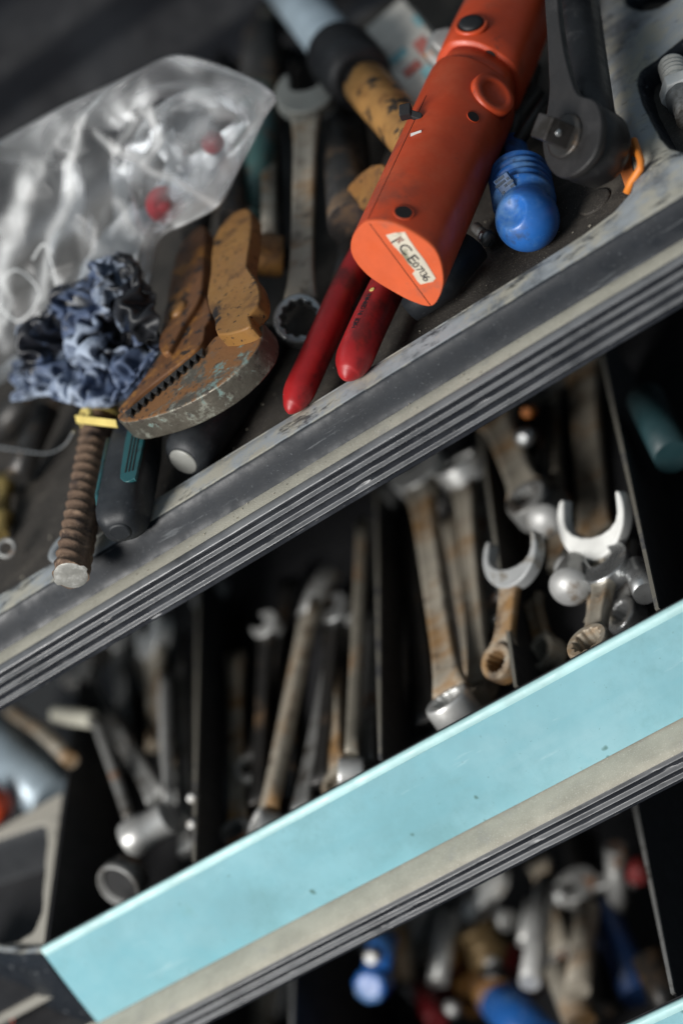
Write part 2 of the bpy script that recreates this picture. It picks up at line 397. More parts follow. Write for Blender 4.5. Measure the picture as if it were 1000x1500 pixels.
def hump_line(y0, z0, y1, z1, bul, n=6): return [(y0 + (y1 - y0) * i / n, z0 + (z1 - z0) * i / n + bul * math.sin(math.pi * i / n)) for i in range(n + 1)]

sweep(MB(), [(.0175, .0200), (.0160, .0208), (.010, .0208), (.0068, .0207), (.0052, .0206)], XL, XR).build('dusty_ledge', m_ledge, chest, fix=False)
sweep(MB(), [(.0060, .0202), (.0052, .0204), (.0030, .0203), (.0014, .0197), (.0005, .0188), (.0010, .0180)] + rib_profile(0, 0, .0174, (.0037, .0092, .0144), wd=.00065), XL, XR).build('ribbed_grip', m_rib, chest, fix=False)
sweep(MB(), [(.44, .016), (.447, .045), (.452, .05), (.475, .054), (.480, .058), (.486, .085), (.492, .089), (.525, .094), (.530, .10), (.537, .130), (.545, .134), (.60, .14), (.61, .30)], -.6, .6).build('rear_rim', m_wall, chest, fix=False)
# underside of the top tray and the chest's inside
MB().box((0, .25, -.001), (.36, 0, 0), (0, .235, 0), (0, 0, .001)).build('tray_underside', m_divider, chest)
MB().box((0, .52, -.22), (.40, 0, 0), (0, .004, 0), (0, 0, .23)).build('back_panel', m_divider, chest)

def drawer(y, z, floor, x0, x1, xr, depth, dividers, pos):
    """y, z: top back edge of the blue front"""
    d = MB().box((( -.32 + xr) / 2, y + depth / 2, floor - .001), ((xr + .32) / 2, 0, 0), (0, depth / 2, 0), (0, 0, .001)).build('drawer', m_divider, chest)
    bl = [(y + .0025, z - .004), (y + .002, z), (y, z + .0006), (y - .0016, z), (y - .0024, z - .003)]
    sweep(MB(), bl, x0, xr).build('panel_edge', m_pale, d, fix=False)
    sweep(MB(), hump_line(y - .0024, z - .003, y - .0159, z - .045, .0015), x0, xr).build('blue_panel', m_blue, d, fix=False)
    mb = sweep(MB(), [(y - .013, z - .0455), (y - .020, z - .0460), (y - .028, z - .0468), (y - .0305, z - .048), (y - .0312, z - .0495)], -.33, xr)
    mb.build('dusty_ledge', m_ledge, d, fix=False)
    sweep(MB(), rib_profile(y - .0315, z - .0665, z - .0488, (z - .0523, z - .0578, z - .0633), wd=.0008), -.33, xr).build('ribbed_grip', m_rib, d, fix=False)
    # inside face of the front
    MB().box(((x0 + xr) / 2, y + .004, (z + floor) / 2 - .002), ((xr - x0) / 2, 0, 0), (0, .0012, 0), (0, 0, (z - floor) / 2)).build('front_lining', m_divider, d)
    MB().box(((xr - .32) / 2, y + depth, (z + floor) / 2), ((xr + .32) / 2, 0, 0), (0, .0015, 0), (0, 0, (z - floor) / 2)).build('drawer_back', m_divider, d)
    for a, b, zt in dividers:
        A = P(*a, zt); B = P(*b, zt); u = (A - B).normalized(); A = A + u * .05
        s_ = Vector((0, 0, 1)).cross(u) * .0006; H = Vector((0, 0, (zt - floor) / 2))
        dv = MB().box((A + B) / 2 - H, (A - B) / 2, s_, H - Vector((0, 0, .0006))).build('divider', m_divider, d)
        MB().box((A + B) / 2 - Vector((0, 0, .0002)), (A - B) / 2, s_ * 1.6, Vector((0, 0, .0008))).build('divider_rim', m_edge if pos == 1 else m_grey, d)
    return d
D1Y, D1Z, D1F = -.0435, -.103, -.150
X75 = -.2585
dr1 = drawer(D1Y, D1Z, D1F, X75, .30, .30, .36,
    [((290, 900), (285, 1262), -.118), ((552, 800), (557, 1112), -.122), ((712, 700), (755, 1005), -.120), ((886, 545), (962, 892), -.108), ((1030, 600), (1075, 840), -.108)], 1)
# moulded left end of drawer 1: pocket with rounded corners, dark corner cap
def hf(name, m, parent, x0, x1, y0, y1, st, fn):
    xs = np.arange(x0, x1 + st / 2, st); ys = np.arange(y0, y1 + st / 2, st); gx, gy = np.meshgrid(xs, ys); hh = fn(gx, gy); n = len(xs)
    return MB().add([Vector(v) for v in zip(gx.ravel(), gy.ravel(), hh.ravel())], [(j * n + i, j * n + i + 1, (j + 1) * n + i + 1, (j + 1) * n + i) for j in range(len(ys) - 1) for i in range(n - 1)]).build(name, m, parent, fix=False)
ZP = -.106
pk1 = [P(x, y, ZP) for x, y in [(-90, 1262), (56, 1213), (64, 1214), (66, 1230), (58, 1338), (48, 1362), (30, 1374), (0, 1380), (-120, 1384)]]
def pfn(gx, gy):
    s_ = sd_poly(pk1, gx, gy); kx = np.maximum(0, X75 - gx)
    return (ZP - .030) + .030 * sstep(s_, -.003, .002) - .03 * (gy < D1Y + .004 + .5 * kx + 3 * kx * kx)
m_frame = mat('dusty_grey_frame', (.02, .022, .025), .6, layers=[dict(col=(.40, .38, .33), rough=.9, scale=40, lo=.25, hi=.45, up=(.6, .9))])
MB().box((-.31, .055, ZP - .0285), (.048, 0, 0), (0, .088, 0), (0, 0, .0006)).build('pocket_floor', m_divider, dr1)
hf('end_tray', m_frame, dr1, -.36, X75 - .002, -.040, P(60, 1180, ZP).y, .0012, pfn)
MB().box((X75 - .0005, P(115, 1050, ZP).y / 2, -.130), (.0008, 0, 0), (0, P(115, 1050, ZP).y / 2 + .038, 0), (0, 0, .0235)).build('divider', m_divider, dr1)
c0 = X75 - .001
mbc = MB()
rings = []
for x in (X75 - .0005, X75 - .012, X75 - .03, X75 - .055, X75 - .075):
    kx = (X75 - x)
    oy = .5 * kx + kx * kx * 3
    rings.append([Vector((x, y_ + oy * (1.35 if z_ < D1Z - .02 else 1), z_)) for y_, z_ in [(D1Y + .004, D1Z - .004), (D1Y + .003, D1Z - .001), (D1Y - .002, D1Z - .0015), (D1Y - .006, D1Z - .010), (D1Y - .0159, D1Z - .046)]])
mbc.loft(rings, closed=False).build('corner_cap', m_plastic, dr1, fix=False)

D2Y, D2Z, D2F = -.130, -.235, -.395
dr2 = drawer(D2Y, D2Z, D2F, -.26, .26, .26, .40, [((905, 1060), (985, 1455), -.245), ((430, 1400), (425, 1600), -.26), ((240, 1420), (250, 1600), -.26)], 2)
MB().box((-.1, .1, -.60), (2.5, 0, 0), (0, 2.5, 0), (0, 0, .002)).build('floor', mat('garage_floor', (.03, .03, .03), .8))
bpy.data.objects['floor']['kind'] = 'structure'; bpy.data.objects['floor']['label'] = 'dark garage floor under the chest'

# ------------------------------------------------------------------ wrenches
def frame3(a, b, up=(0, 0, 1), roll=0):
    x = (b - a).normalized(); up = Vector(up); z = (up - x * up.dot(x)).normalized(); y = z.cross(x)
    if roll:
        q = Matrix.Rotation(roll, 3, x); y = q @ y; z = q @ z
    return x, y, z
def jaw_outline(R, slot, deep, ang=0, n=26):
    """open jaw, opening toward -x, turned by ang"""
    a0 = math.asin(min(.97, (slot / 2 + .10 * R) / R))
    pts = []
    for i in range(n + 1):
        a = math.pi - a0 - (2 * math.pi - 2 * a0) * i / n
        pts.append((R * math.cos(a) * 1.08, R * math.sin(a)))
    hw = slot / 2
    tip = R * .93
    pts.append((pts[-1][0] - .03 * R, -hw * .97))
    for i in range(9):
        a = -math.pi / 2 + math.pi * i / 8
        pts.append((deep - hw * .5 + hw * .62 * math.cos(a), hw * math.sin(a)))
    pts.append((pts[0][0] - .03 * R, hw * .97))
    c, s_ = math.cos(ang), math.sin(ang)
    return [(x * c - y * s_, x * s_ + y * c) for x, y in pts]
def wrench(label, A, B, w, t, ja=None, rb=None, mats=None, group=None, roll=0, up=(0, 0, 1), name='combination_wrench', cat='wrench', ang=.26, rtilt=0, ends=None):
    """ja=(R, slot, deep) open jaw at A; rb=(ro, ri) ring at B; ends='rr' = ring at both"""
    m_sh, m_a, m_b = mats
    x, y, z = frame3(A, B, up, roll); L = (B - A).length
    o = thing(name, label, cat, A, group)
    Q = lambda u, v, h: A + x * u + y * v + z * h
    s0 = ja[0] * .8 if ja else 0; s1 = L - (rb[0] * .9 if rb else 0)
    rings = []
    for i in range(13):
        f = i / 12; u = s0 + (s1 - s0) * f
        ww = w / 2 * (1 + .55 * (abs(2 * f - 1) ** 5)); tt = t / 2
        pr = [(-1, -.45), (-.86, -1), (-.55, -.85), (0, -.7), (.55, -.85), (.86, -1), (1, -.45), (1, .45), (.86, 1), (.55, .85), (0, .7), (-.55, .85), (-.86, 1), (-1, .45)]
        rings.append([Q(u, a * ww, b * tt) for a, b in pr])
    MB().loft(rings).build('shank', m_sh, o)
    if ja:
        MB().prism([Q(u, v, t * .68) for u, v in jaw_outline(*ja, ang)], -z * t * 1.36).build('open_jaw', m_a, o, bevel=t * .22)
    def ring(c, ro, ri, m, sgn):
        ax = (z + x * rtilt * sgn).normalized(); hh = t * .9
        u = (x - ax * x.dot(ax)).normalized(); v = ax.cross(u); rg = []
        prof = [(ri, -hh), (ro * .93, -hh), (ro, -hh * .7), (ro, hh * .7), (ro * .93, hh), (ri * 1.06, hh), (ri, hh * .8)]
        n = 48; vs = []; fs = []
        for i in range(n):
            a = 2 * math.pi * i / n
            star = 1 + .06 * (1 if (i // 2) % 2 else -1)
            for k, (r, h_) in enumerate(prof):
                rr = r * star if k in (0, 5, 6) else r
                vs.append(c + (u * math.cos(a) + v * math.sin(a)) * rr + ax * h_)
        mP = len(prof)
        for i in range(n):
            for k in range(mP): fs.append((i * mP + k, ((i + 1) % n) * mP + k, ((i + 1) % n) * mP + (k + 1) % mP, i * mP + (k + 1) % mP))
        MB().add(vs, fs).build('ring_end', m, o, bevel=.0004)
    if rb: ring(B, rb[0], rb[1], m_b, 1)
    if ends == 'rr': ring(A, rb[0], rb[1], m_a, -1)
    return o
GT = 'wrenches lying in the top tray'; G1 = 'wrenches heaped in the upper drawer'; G2 = 'tools heaped in the lower drawer'

# top tray
wrench('long steel combination wrench with its ring end pointing at the red handles', P(449, 138, .075), P(440, 470, .040), .0115, .006, (.0165, .016, .0), (.0125, .0088), (m_rust, mat('olive_steel', (.30, .30, .27), .5, .3), m_chrome), GT, roll=-.45, rtilt=.5, ang=.1)
wrench('dark rusty wrench standing between the bag and the steel combination wrench', P(392, 30, .06), P(394, 375, .05), .011, .008, None, (.0105, .006), (m_rust, m_rust, m_yellow), GT, roll=.9)

def rod(name, label, cat, pts, r, m, group=None, tips=None):
    o = MB().tube(pts, r, 20).build(name, m); tag(o, label, cat, group); return o

# green handled pliers behind the bag tip
o = thing('pliers', 'old green handled pliers behind the tip of the plastic bag', 'pliers', P(365, 310, .04))
for a, b in (((345, 325), (372, 120)), ((376, 318), (385, 130))):
    MB().tube(crom([P(*a, .045), P((a[0] + b[0]) / 2 + 2, (a[1] + b[1]) / 2, .06), P(*b, .06)], 6, False), [.0055 + .002 * math.sin(i / 12 * 3.1) for i in range(13)], 16).build('handle', mat('chipped_green_paint', (.05, .12, .11), .45, layers=[dict(col=(.12, .06, .03), scale=60, lo=.52, hi=.62)]), o)
MB().tube([P(378, 128, .06), P(386, 60, .06), P(392, 10, .055)], [.011, .012, .006], 16).build('jaw', m_darksteel, o)

# barrel tool: pale rod, black collar, yellow barrel
o = thing('grease_gun', 'rusty yellow barrel with black collar and pale grey rod lying across the tray', 'grease gun', P(555, 145, .05))
A = P(405, -40, .075); Bc = P(492, 75, .075); Cc = P(540, 122, .07); Dd = P(660, 258, .06)
dx = (Dd - Cc).normalized()
MB().tube([A, P(492, 72, .075)], [.0135, .0135], 28).build('rod', m_slate, o)
MB().lathe(P(493, 74, .074), dx, [(0, .013), (.004, .0175), (.010, .0185), (.036, .0185), (.044, .0165), (.046, .0125)], 40).build('collar', m_black, o)
MB().lathe(P(520, 105, .072), dx, [(.018, .0100), (.0185, .0112), (.021, .0122), (.15, .0122), (.152, .011)], 40).build('barrel', mat('worn_tan_paint', (.33, .17, .05), .45, layers=[dict(col=(.17, .08, .025), scale=45, lo=.5, hi=.65), dict(col=(.02, .018, .015), scale=75, lo=.53, hi=.58), dict(col=(.40, .34, .24), scale=30, lo=.64, hi=.7)]), o)

# stack of printed slips
o = thing('paper_stack', 'stack of pale printed paper slips leaning behind the orange tool', 'paper stack', P(600, 90, .045))
a, b, c_ = P(530, 46, .062), P(588, -4, .062), P(665, 88, .062)
ux = (c_ - b); uy = (a - b)
for i in range(16):
    dz = Vector((0, 0, -.0011 * i)); j = Vector((random.uniform(-.001, .001), random.uniform(-.0012, .0012), 0)) - uy.normalized() * .0001 * i
    q = [b + j + dz, b + ux * 1.25 + j + dz, b + ux * 1.25 + uy + j + dz, b + uy + j + dz]
    MB().prism(q, (0, 0, -.00075)).build('paper_slip', m_paper, o)
for f0, f1, g0, g1, m in ((.55, .75, .15, .4, m_print_r), (.72, .82, .5, .85, m_print_r), (.5, .6, .55, .9, m_print_t), (.85, .97, .2, .6, m_print_t), (.3, .45, .0, .12, m_print_t)):
    q = [b + ux * f + uy * g + Vector((0, 0, .0004)) for f, g in ((f0, g0), (f1, g0), (f1, g1), (f0, g1))]
    MB().prism(q, (0, 0, .0002)).build('printed_patch', m, o)
# small grey fitting beside the slips
fit = MB().lathe(P(655, 86, .06), (.3, -.6, .6), [(0, .010), (.006, .012), (.012, .012), (.015, .008), (.024, .007), (.025, .004)], 6)
tag(fit.build('pipe_fitting', m_grey, bevel=.001), 'grey metal fitting between the paper slips and the orange tool', 'fitting')
# yellow nut
fit = MB().prism(crom([P(508, 272, .062), P(545, 240, .068), P(566, 246, .068), P(560, 285, .062), P(532, 306, .056), P(512, 292, .058)], 2), (0.002, .004, -.012))
tag(fit.build('hex_nut', m_yellow, bevel=.0015), 'worn yellow metal block left of the orange tool', 'metal block')

# dark clutter in the shade of the tray
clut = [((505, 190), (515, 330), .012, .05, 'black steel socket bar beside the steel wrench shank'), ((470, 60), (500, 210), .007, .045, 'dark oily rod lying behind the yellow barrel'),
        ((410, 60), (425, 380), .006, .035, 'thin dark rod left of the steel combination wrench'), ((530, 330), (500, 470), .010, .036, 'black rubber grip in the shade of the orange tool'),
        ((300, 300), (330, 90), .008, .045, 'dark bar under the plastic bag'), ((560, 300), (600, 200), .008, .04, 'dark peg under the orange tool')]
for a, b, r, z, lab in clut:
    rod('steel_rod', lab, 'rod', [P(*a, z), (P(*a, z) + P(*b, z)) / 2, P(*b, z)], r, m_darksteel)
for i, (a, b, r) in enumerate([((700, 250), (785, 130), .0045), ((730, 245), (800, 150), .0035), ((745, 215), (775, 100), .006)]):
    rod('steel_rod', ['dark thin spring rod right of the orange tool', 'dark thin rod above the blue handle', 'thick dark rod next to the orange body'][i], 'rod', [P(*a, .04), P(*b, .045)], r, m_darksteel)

# ------------------------------------------------------------------ orange tool
c = P(583, 390, .068); far = P(757, -2, .066); ax = (far - c).normalized()
capn = (ax + Vector((0, 0, -.10))).normalized()
o = thing('cable_tester', 'orange plastic torch shaped tool with a worn white sticker on its end cap', 'hand tool', c)
outl = [(540, 325), (524, 335), (513, 355), (517, 378), (540, 405), (578, 429), (606, 443), (630, 449), (642, 438), (649, 414), (645, 384), (633, 362), (604, 341), (572, 327)]
ring0 = crom([PP(x, y, c, capn) for x, y in outl], 6)
cen = sum(ring0, Vector()) / len(ring0)
def rg(s_, k): return [cen + (p - cen) * k + ax * s_ for p in ring0]
LB = .120
body = MB().loft([rg(.0012, .992)] + [rg(s_, 1) for s_ in (.0022, .03, .06, .09, LB)] + [rg(LB + .001, .985)]).build('body', m_orange, o)
MB().loft([rg(0, .985), rg(.0014, .998), rg(.004, .99)]).build('end_cap', m_orange_cap, o)
MB().loft([rg(LB - .002, .85), rg(LB + .016, .85)]).build('neck', m_orange, o)
up_ = MB().loft([rg(LB + .013, .82), rg(LB + .0134, .97), rg(LB + .0142, .99), rg(LB + .024, 1.0), rg(LB + .04, 1.0), rg(LB + .075, .97), rg(LB + .14, .95)]).build('upper_body', m_orange, o)
def bvh_of(*obs):
    vs = []; fs = []
    for q in obs:
        b_ = Vector(q['_b']); off = len(vs); vs += [v.co + b_ for v in q.data.vertices]; fs += [[off + i for i in p.vertices] for p in q.data.polygons]
    return BVHTree.FromPolygons(vs, fs)
tb = bvh_of(body, up_)
def hit(px, py, t=tb):
    r = t.ray_cast(CAM, ray(px, py).normalized()); return (r[0], r[1]) if r[0] else (PD(px, py, 1), -FWD)
for px, py, rr in ((591, 311, .0046), (693, 171, .0034), (717, 82, .0038)):
    p, nn = hit(px, py)
    MB().lathe(p - nn * .0006, nn, [(0, rr), (.0009, rr), (.0007, rr * .8), (-.002, rr * .72)], 28, cap0=False).build('screw_hole', m_orange, o, fix=False)
    MB().lathe(p + nn * .00015, nn, [(0, rr * .82), (.00015, rr * .8)], 24).build('hole_shadow', m_dark, o)
p, nn = hit(690, 37)
MB().lathe(p - nn * .001, nn, [(0, .0082), (.0018, .0078), (.0022, .0066), (.0012, .0062)], 36).build('button_ring', m_orange, o)
MB().lathe(p, nn, [(0, .0060), (.0022, .0056), (.0028, .004), (.003, .0005)], 36).build('button', m_black, o)
p, nn = hit(722, 138)
MB().lathe(p - nn * .004, nn, [(0, .0115), (.0048, .0112), (.0056, .0104), (.0057, .0068), (.0045, .0062), (.0044, .001)], 40).build('pivot_boss', m_orange, o)
m_seam = mat('seam_brown', (.06, .018, .01), .8, vary=0)  # dark brown tone of the seam lines
# the moulding seam along the body and across the cap
seam = []
for i in range(30):
    f = i / 29; p, nn = hit(536.5 + (624 - 536.5) * f, 326 + (140 - 326) * f)
    seam.append(p + nn * .00005)
MB().tube(seam, .00018, 6).build('seam', m_seam, o)
A_, B_ = PP(541, 327, cen, capn) - ax * .0, PP(630, 447, cen, capn)
MB().tube([A_ + (B_ - A_) * (i / 8) - capn * .0001 for i in range(9)], .00018, 6).build('seam', m_seam, o)
# sticker on the cap
cn = -capn
def cp(x, y, d=.0004): return PP(x, y, cen, capn) + cn * d
st = [(565.5, 344), (579, 340.5), (593, 339.5), (599, 350), (608, 363), (622, 381), (638, 407), (634, 412), (616, 416), (611, 411), (604, 400), (608, 396), (598, 386), (590, 374), (582, 365), (576, 359)]
stk = MB().prism([cp(x, y, .0003) for x, y in st], -cn * .0003).build('sticker', m_sticker, o)
rd = (cp(630, 408) - cp(572, 346)).normalized(); ud = cn.cross(rd)
def text(body_, size, o3, rdir, nrm, parent, m, name='lettering', sx=1.0):
    cu = bpy.data.curves.new('t', 'FONT'); cu.body = body_; cu.size = size; cu.extrude = .00008; cu.align_x = 'CENTER'; cu.align_y = 'CENTER'
    t = bpy.data.objects.new('t', cu); COL.objects.link(t)
    dg = bpy.context.evaluated_depsgraph_get(); me = bpy.data.meshes.new_from_object(t.evaluated_get(dg)); bpy.data.objects.remove(t)
    y_ = nrm.cross(rdir); R3 = Matrix((rdir * sx, y_, nrm)).transposed()
    mb = MB(); mb.add([R3 @ v.co + o3 for v in me.vertices], [list(p.vertices) for p in me.polygons], False)
    bpy.data.meshes.remove(me)
    return mb.build(name, m, parent, fix=False)
for s_, sz, x, y in (('I', .0068, 578, 352), ('C', .0078, 593, 364.5), ('E', .0078, 604, 379), ('07', .0052, 611.5, 390.5), ('1', .0052, 618, 397), ('3', .0052, 620.5, 401.5), ('6', .0056, 624, 407)):
    text(s_, sz, cp(x, y, .00045), rd, cn, stk, m_ink)
# crossed-out bin mark
q = lambda u, v: cp(585.5, 350.5, .0005) + rd * u + ud * v
mb = MB()
for a, b in (((-.0013, .0018), (.0013, -.0018)), ((-.0013, -.0018), (.0013, .0018)), ((-.001, .0013), (-.0007, -.0014)), ((.001, .0013), (.0007, -.0014)), ((-.0012, .0014), (.0012, .0014)), ((-.0007, -.0014), (.0007, -.0014))):
    mb.tube([q(*a), q(*b)], .00016, 6)
mb.build('bin_mark', mat('faded_ink', (.30, .12, .10), .7), stk)
# black tie stub and the little white slot
p, nn = hit(612, 172)
u_ = RIGHT
MB().box(p + nn * .001 - RIGHT * .001, RIGHT * .0035 + DOWN * .0012, (DOWN * .0016), nn * .0012).build('tie_tail', m_black, o, bevel=.0004)
MB().box(p + nn * .0022 - RIGHT * .0048 - DOWN * .0008, RIGHT * .0026 - DOWN * .0006, (DOWN * .0026), nn * .0018).build('tie_head', m_black, o, bevel=.0006)
p, nn = hit(609, 196)
MB().box(p + nn * .0001, RIGHT * .0024 - DOWN * .0008, DOWN * .0007, nn * .0002).build('slot_mark', m_white, o)

# ------------------------------------------------------------------ red pliers
o = thing('red_pliers', 'pliers with two worn red dipped handles resting on the tray lip under the orange tool', 'pliers', P(500, 480, .04))
pv = P(660, 250, .040)
h1 = crom([P(423, 606, .0395), P(427, 597, .0400), P(432, 587, .0405), P(441, 567, .0410), P(476, 490, .043), P(520, 395, .042), P(572, 318, .040), pv], 8, False)
h2 = crom([P(506, 556, .0418), P(509, 548, .0420), P(513, 539, .0423), P(520, 522, .0425), P(543, 470, .043), P(578, 400, .040), P(618, 325, .038), pv], 8, False)
def hr(pts, r):
    out = []; s_ = 0; T = .0155
    tot = sum((pts[i + 1] - pts[i]).length for i in range(len(pts) - 1))
    for i, p in enumerate(pts):
        if i: s_ += (p - pts[i - 1]).length
        k = min(1, s_ / T)
        out.append(r * max(.06, (1 - (1 - k) ** 2) ** .62) * (1 - .25 * max(0, s_ / tot - .4)))
    return out
ha = MB().tube(h1, hr(h1, .0074), 28).build('handle', m_red, o)
hb = MB().tube(h2, hr(h2, .0086), 28).build('handle', m_red, o)
hbv = bvh_of(hb)
MB().lathe(pv + Vector((0, 0, -.007)), (0, 0, 1), [(0, .011), (.001, .012), (.011, .012), (.012, .011)], 32).build('joint', m_darksteel, o)
MB().tube([pv, pv + (pv - h1[0]).normalized() * .05], [.010, .004], 16).build('jaw', m_darksteel, o)
# printing along the near handle
dirp = (P(548, 425, .05) - P(519, 480, .05)).normalized()
for i, ch in enumerate('MADE IN GERMANY'):
    if ch == ' ': continue
    f = i / 14; px, py = 519 + (541 - 519) * f, 478 + (431 - 478) * f
    p, nn = hit(px, py, hbv)
    r_ = (dirp - nn * dirp.dot(nn)).normalized()
    text(ch, .0031, p + nn * .00012, r_, nn, hb, m_ink)
p, nn = hit(544.5, 424, hbv)
MB().lathe(p - nn * .0002, nn, [(0, .0014), (.0004, .0012)], 12).build('worn_spot', m_band, hb)
tag(MB().tube([P(600, 455, .034), P(640, 420, .036), P(690, 360, .036)], [.006, .009, .009], 20).build('hand_tool', m_rubber), 'black rubber tool end lying under the orange cap', 'hand tool')

# ------------------------------------------------------------------ blue screwdriver
bc = P(772, 322, .0395); bax = (P(757, 240, .040) - bc).normalized()
o = thing('screwdriver', 'screwdriver with ribbed blue plastic handle and round ball end', 'screwdriver', bc)
R0 = .0144
prof = [(-R0 * math.cos(a), R0 * math.sin(a)) for a in [i / 30 * math.pi * .5 for i in range(31)]]
prof += [(.0015, .01435), (.003, .0142), (.0045, .0140), (.006, .0136), (.0075, .0131), (.009, .0126), (.0105, .0120), (.0125, .0117), (.0145, .0125)]
s_ = .0155
for i in range(5):
    prof += [(s_, .0138), (s_ + .0012, .0146), (s_ + .0024, .0142), (s_ + .0031, .0122), (s_ + .0038, .0110), (s_ + .0047, .0114)]; s_ += .0056
prof += [(s_ + .002, .0115), (s_ + .006, .009), (s_ + .009, .0065), (s_ + .030, .006)]
hd = MB().lathe(bc, bax, prof, 110).build('handle', m_bluep, o)
MB().tube([bc + bax * (s_ + .028), bc + bax * (s_ + .13)], .003, 16).build('shaft', m_darksteel, o)
sb = bvh_of(hd)
p, nn = hit(742, 272, sb)
u_ = bax - nn * bax.dot(nn); u_.normalize(); v_ = nn.cross(u_)
pl = MB().box(p + nn * .0006, u_ * .0052, v_ * .0040, nn * .0012).build('name_plate', mat('dull_blue_plate', (.03, .085, .20), .5), o, bevel=.0005)
for i in range(5):
    for j in range(3):
        if (i * 7 + j * 5) % 4: MB().box(p + nn * .0019 + u_ * (-.004 + .002 * i) + v_ * (-.0026 + .0026 * j), u_ * .0006, v_ * (.0006 + .0005 * ((i + j) % 3)), nn * .0002).build('raised_mark', mat('plate_mark', (.03, .05, .08), .6) if not bpy.data.materials.get('plate_mark') else bpy.data.materials['plate_mark'], pl)
p, nn = hit(745, 308, sb)
inv = Vector(hd['_b'])
for v_ in hd.data.vertices:
    dd = ((v_.co + inv) - p).length
    if dd < .0085: v_.co -= nn * (.0048 * (1 - (dd / .0085) ** 2) ** 1.5)

# ------------------------------------------------------------------ ratchet
m_drive = mat('dark_drive_steel', (.08, .073, .07), .35, .7, layers=[dict(col=(.04, .035, .03), rough=.5, scale=90, lo=.5, hi=.65)])
m_blackplastic = mat('black_grip', (.010, .010, .011), .42, layers=[dict(col=(.05, .05, .05), rough=.7, scale=60, lo=.52, hi=.75, amt=.6), dict(col=(.16, .15, .14), rough=.8, scale=600, lo=.68, hi=.74, amt=.5)], bump=[(250, .15, .0005)])
rc = P(838, 214, .062); rn = (Vector((-.34, -.34, .88))).normalized()
o = thing('ratchet', 'black ratchet with square drive facing up beside the blue screwdriver', 'ratchet', rc)
def RP(x, y, d=0): return PP(x, y, rc, rn) + rn * d
face = crom([RP(*q) for q in [(800, 160), (793, 195), (797, 235), (815, 258), (840, 256), (866, 232), (878, 200), (878, 165), (868, 146), (846, 138), (835, 115), (822, 60), (815, 0), (811, -60), (793, -60), (796, 0), (800, 60), (802, 105), (803, 130)]], 4)
MB().prism(face, -rn * .004).build('face_plate', m_headface, o, bevel=.001)
hc = RP(832, 200, -.0035)
MB().lathe(hc, -rn, [(0, .0145), (.002, .0168), (.009, .0175), (.017, .0168), (.021, .014)], 48).build('head', m_blackplastic, o)
hd_ = (P(835, -60, .075) - hc); hd_ = hd_.normalized()
MB().tube([hc - rn * .010, hc - rn * .010 + hd_ * .03, P(838, 60, .062) - rn * .006, P(834, -60, .07)], [.0115, .0108, .0108, .0118], 28).build('handle', m_blackplastic, o)
dc = RP(828, 200)
u_ = (RIGHT * .9 + DOWN * .35); u_ = (u_ - rn * u_.dot(rn)).normalized(); v_ = rn.cross(u_)
MB().lathe(dc - rn * .001, rn, [(0, .0105), (.0022, .0102), (.0025, .0092)], 40).build('drive_collar', m_darksteel, o)
sq = MB().box(dc + rn * .007, u_ * .0054, v_ * .0054, rn * .0075).build('square_drive', m_drive, o, bevel=.0006)
MB().lathe(dc + rn * .0085 + u_ * .0052, u_, [(0, .0018), (.0005, .0015), (.0009, .0006)], 20).build('detent_ball', m_chrome, sq)

# orange clip, spark plug, bolt
o = thing('utility_clip', 'bright orange plastic clip wedged against the tray divider', 'clip', P(920, 245, .034))
MB().prism([P(903, 240, .030), P(917, 206, .036), P(938, 225, .036), P(924, 262, .030), P(917, 284, .028)], (0, .003, -.003)).build('plate', mat('faded_orange', (.55, .17, .05), .5), o, bevel=.0008)
MB().tube([P(917, 283, .031), P(924, 266, .034), P(937, 247, .038), P(938, 236, .040), P(928, 206, .040)], .0017, 12).build('rim', m_orclip, o)
sp = P(983, 95, .030); sq_ = P(1014, 190, .026); sx_ = (sq_ - sp).normalized()
o = thing('spark_plug', 'white ribbed spark plug lying in the right tray pocket', 'spark plug', sp)
MB().lathe(sp, sx_, [(-.006, .002), (-.005, .0028), (-.001, .0028), (0, .0045)] + sum([[(.0012 + .0035 * i, .0066), (.0030 + .0035 * i, .0068), (.0036 + .0035 * i, .0058), (.0044 + .0035 * i, .0058)] for i in range(4)], []) + [(.0165, .0064), (.021, .0064)], 32).build('insulator', m_ceramic, o)
MB().lathe(sp + sx_ * .020, sx_, [(0, .0075), (.002, .0098), (.010, .0098), (.011, .008)], 6).build('hex_collar', m_white, o, bevel=.0006)
MB().lathe(sp + sx_ * .030, sx_, [(0, .0078), (.006, .0078), (.007, .006), (.02, .006)], 32).build('threaded_end', m_grey, o)
o = thing('small_bolt', 'small steel bolt lying on the tray floor left of the blue handle', 'bolt', P(712, 350, .028))
b0 = P(714, 350, .029); bx = (P(692, 328, .030) - b0).normalized()
MB().lathe(b0, bx, [(-.0012, .0001), (-.0011, .0030), (-.0003, .0040), (.001, .0042), (.003, .0040)], 24).build('bolt_head', m_chrome, o)
MB().tube([b0 + bx * .003, b0 + bx * .016], .0026, 14).build('bolt_shank', m_grey, o)

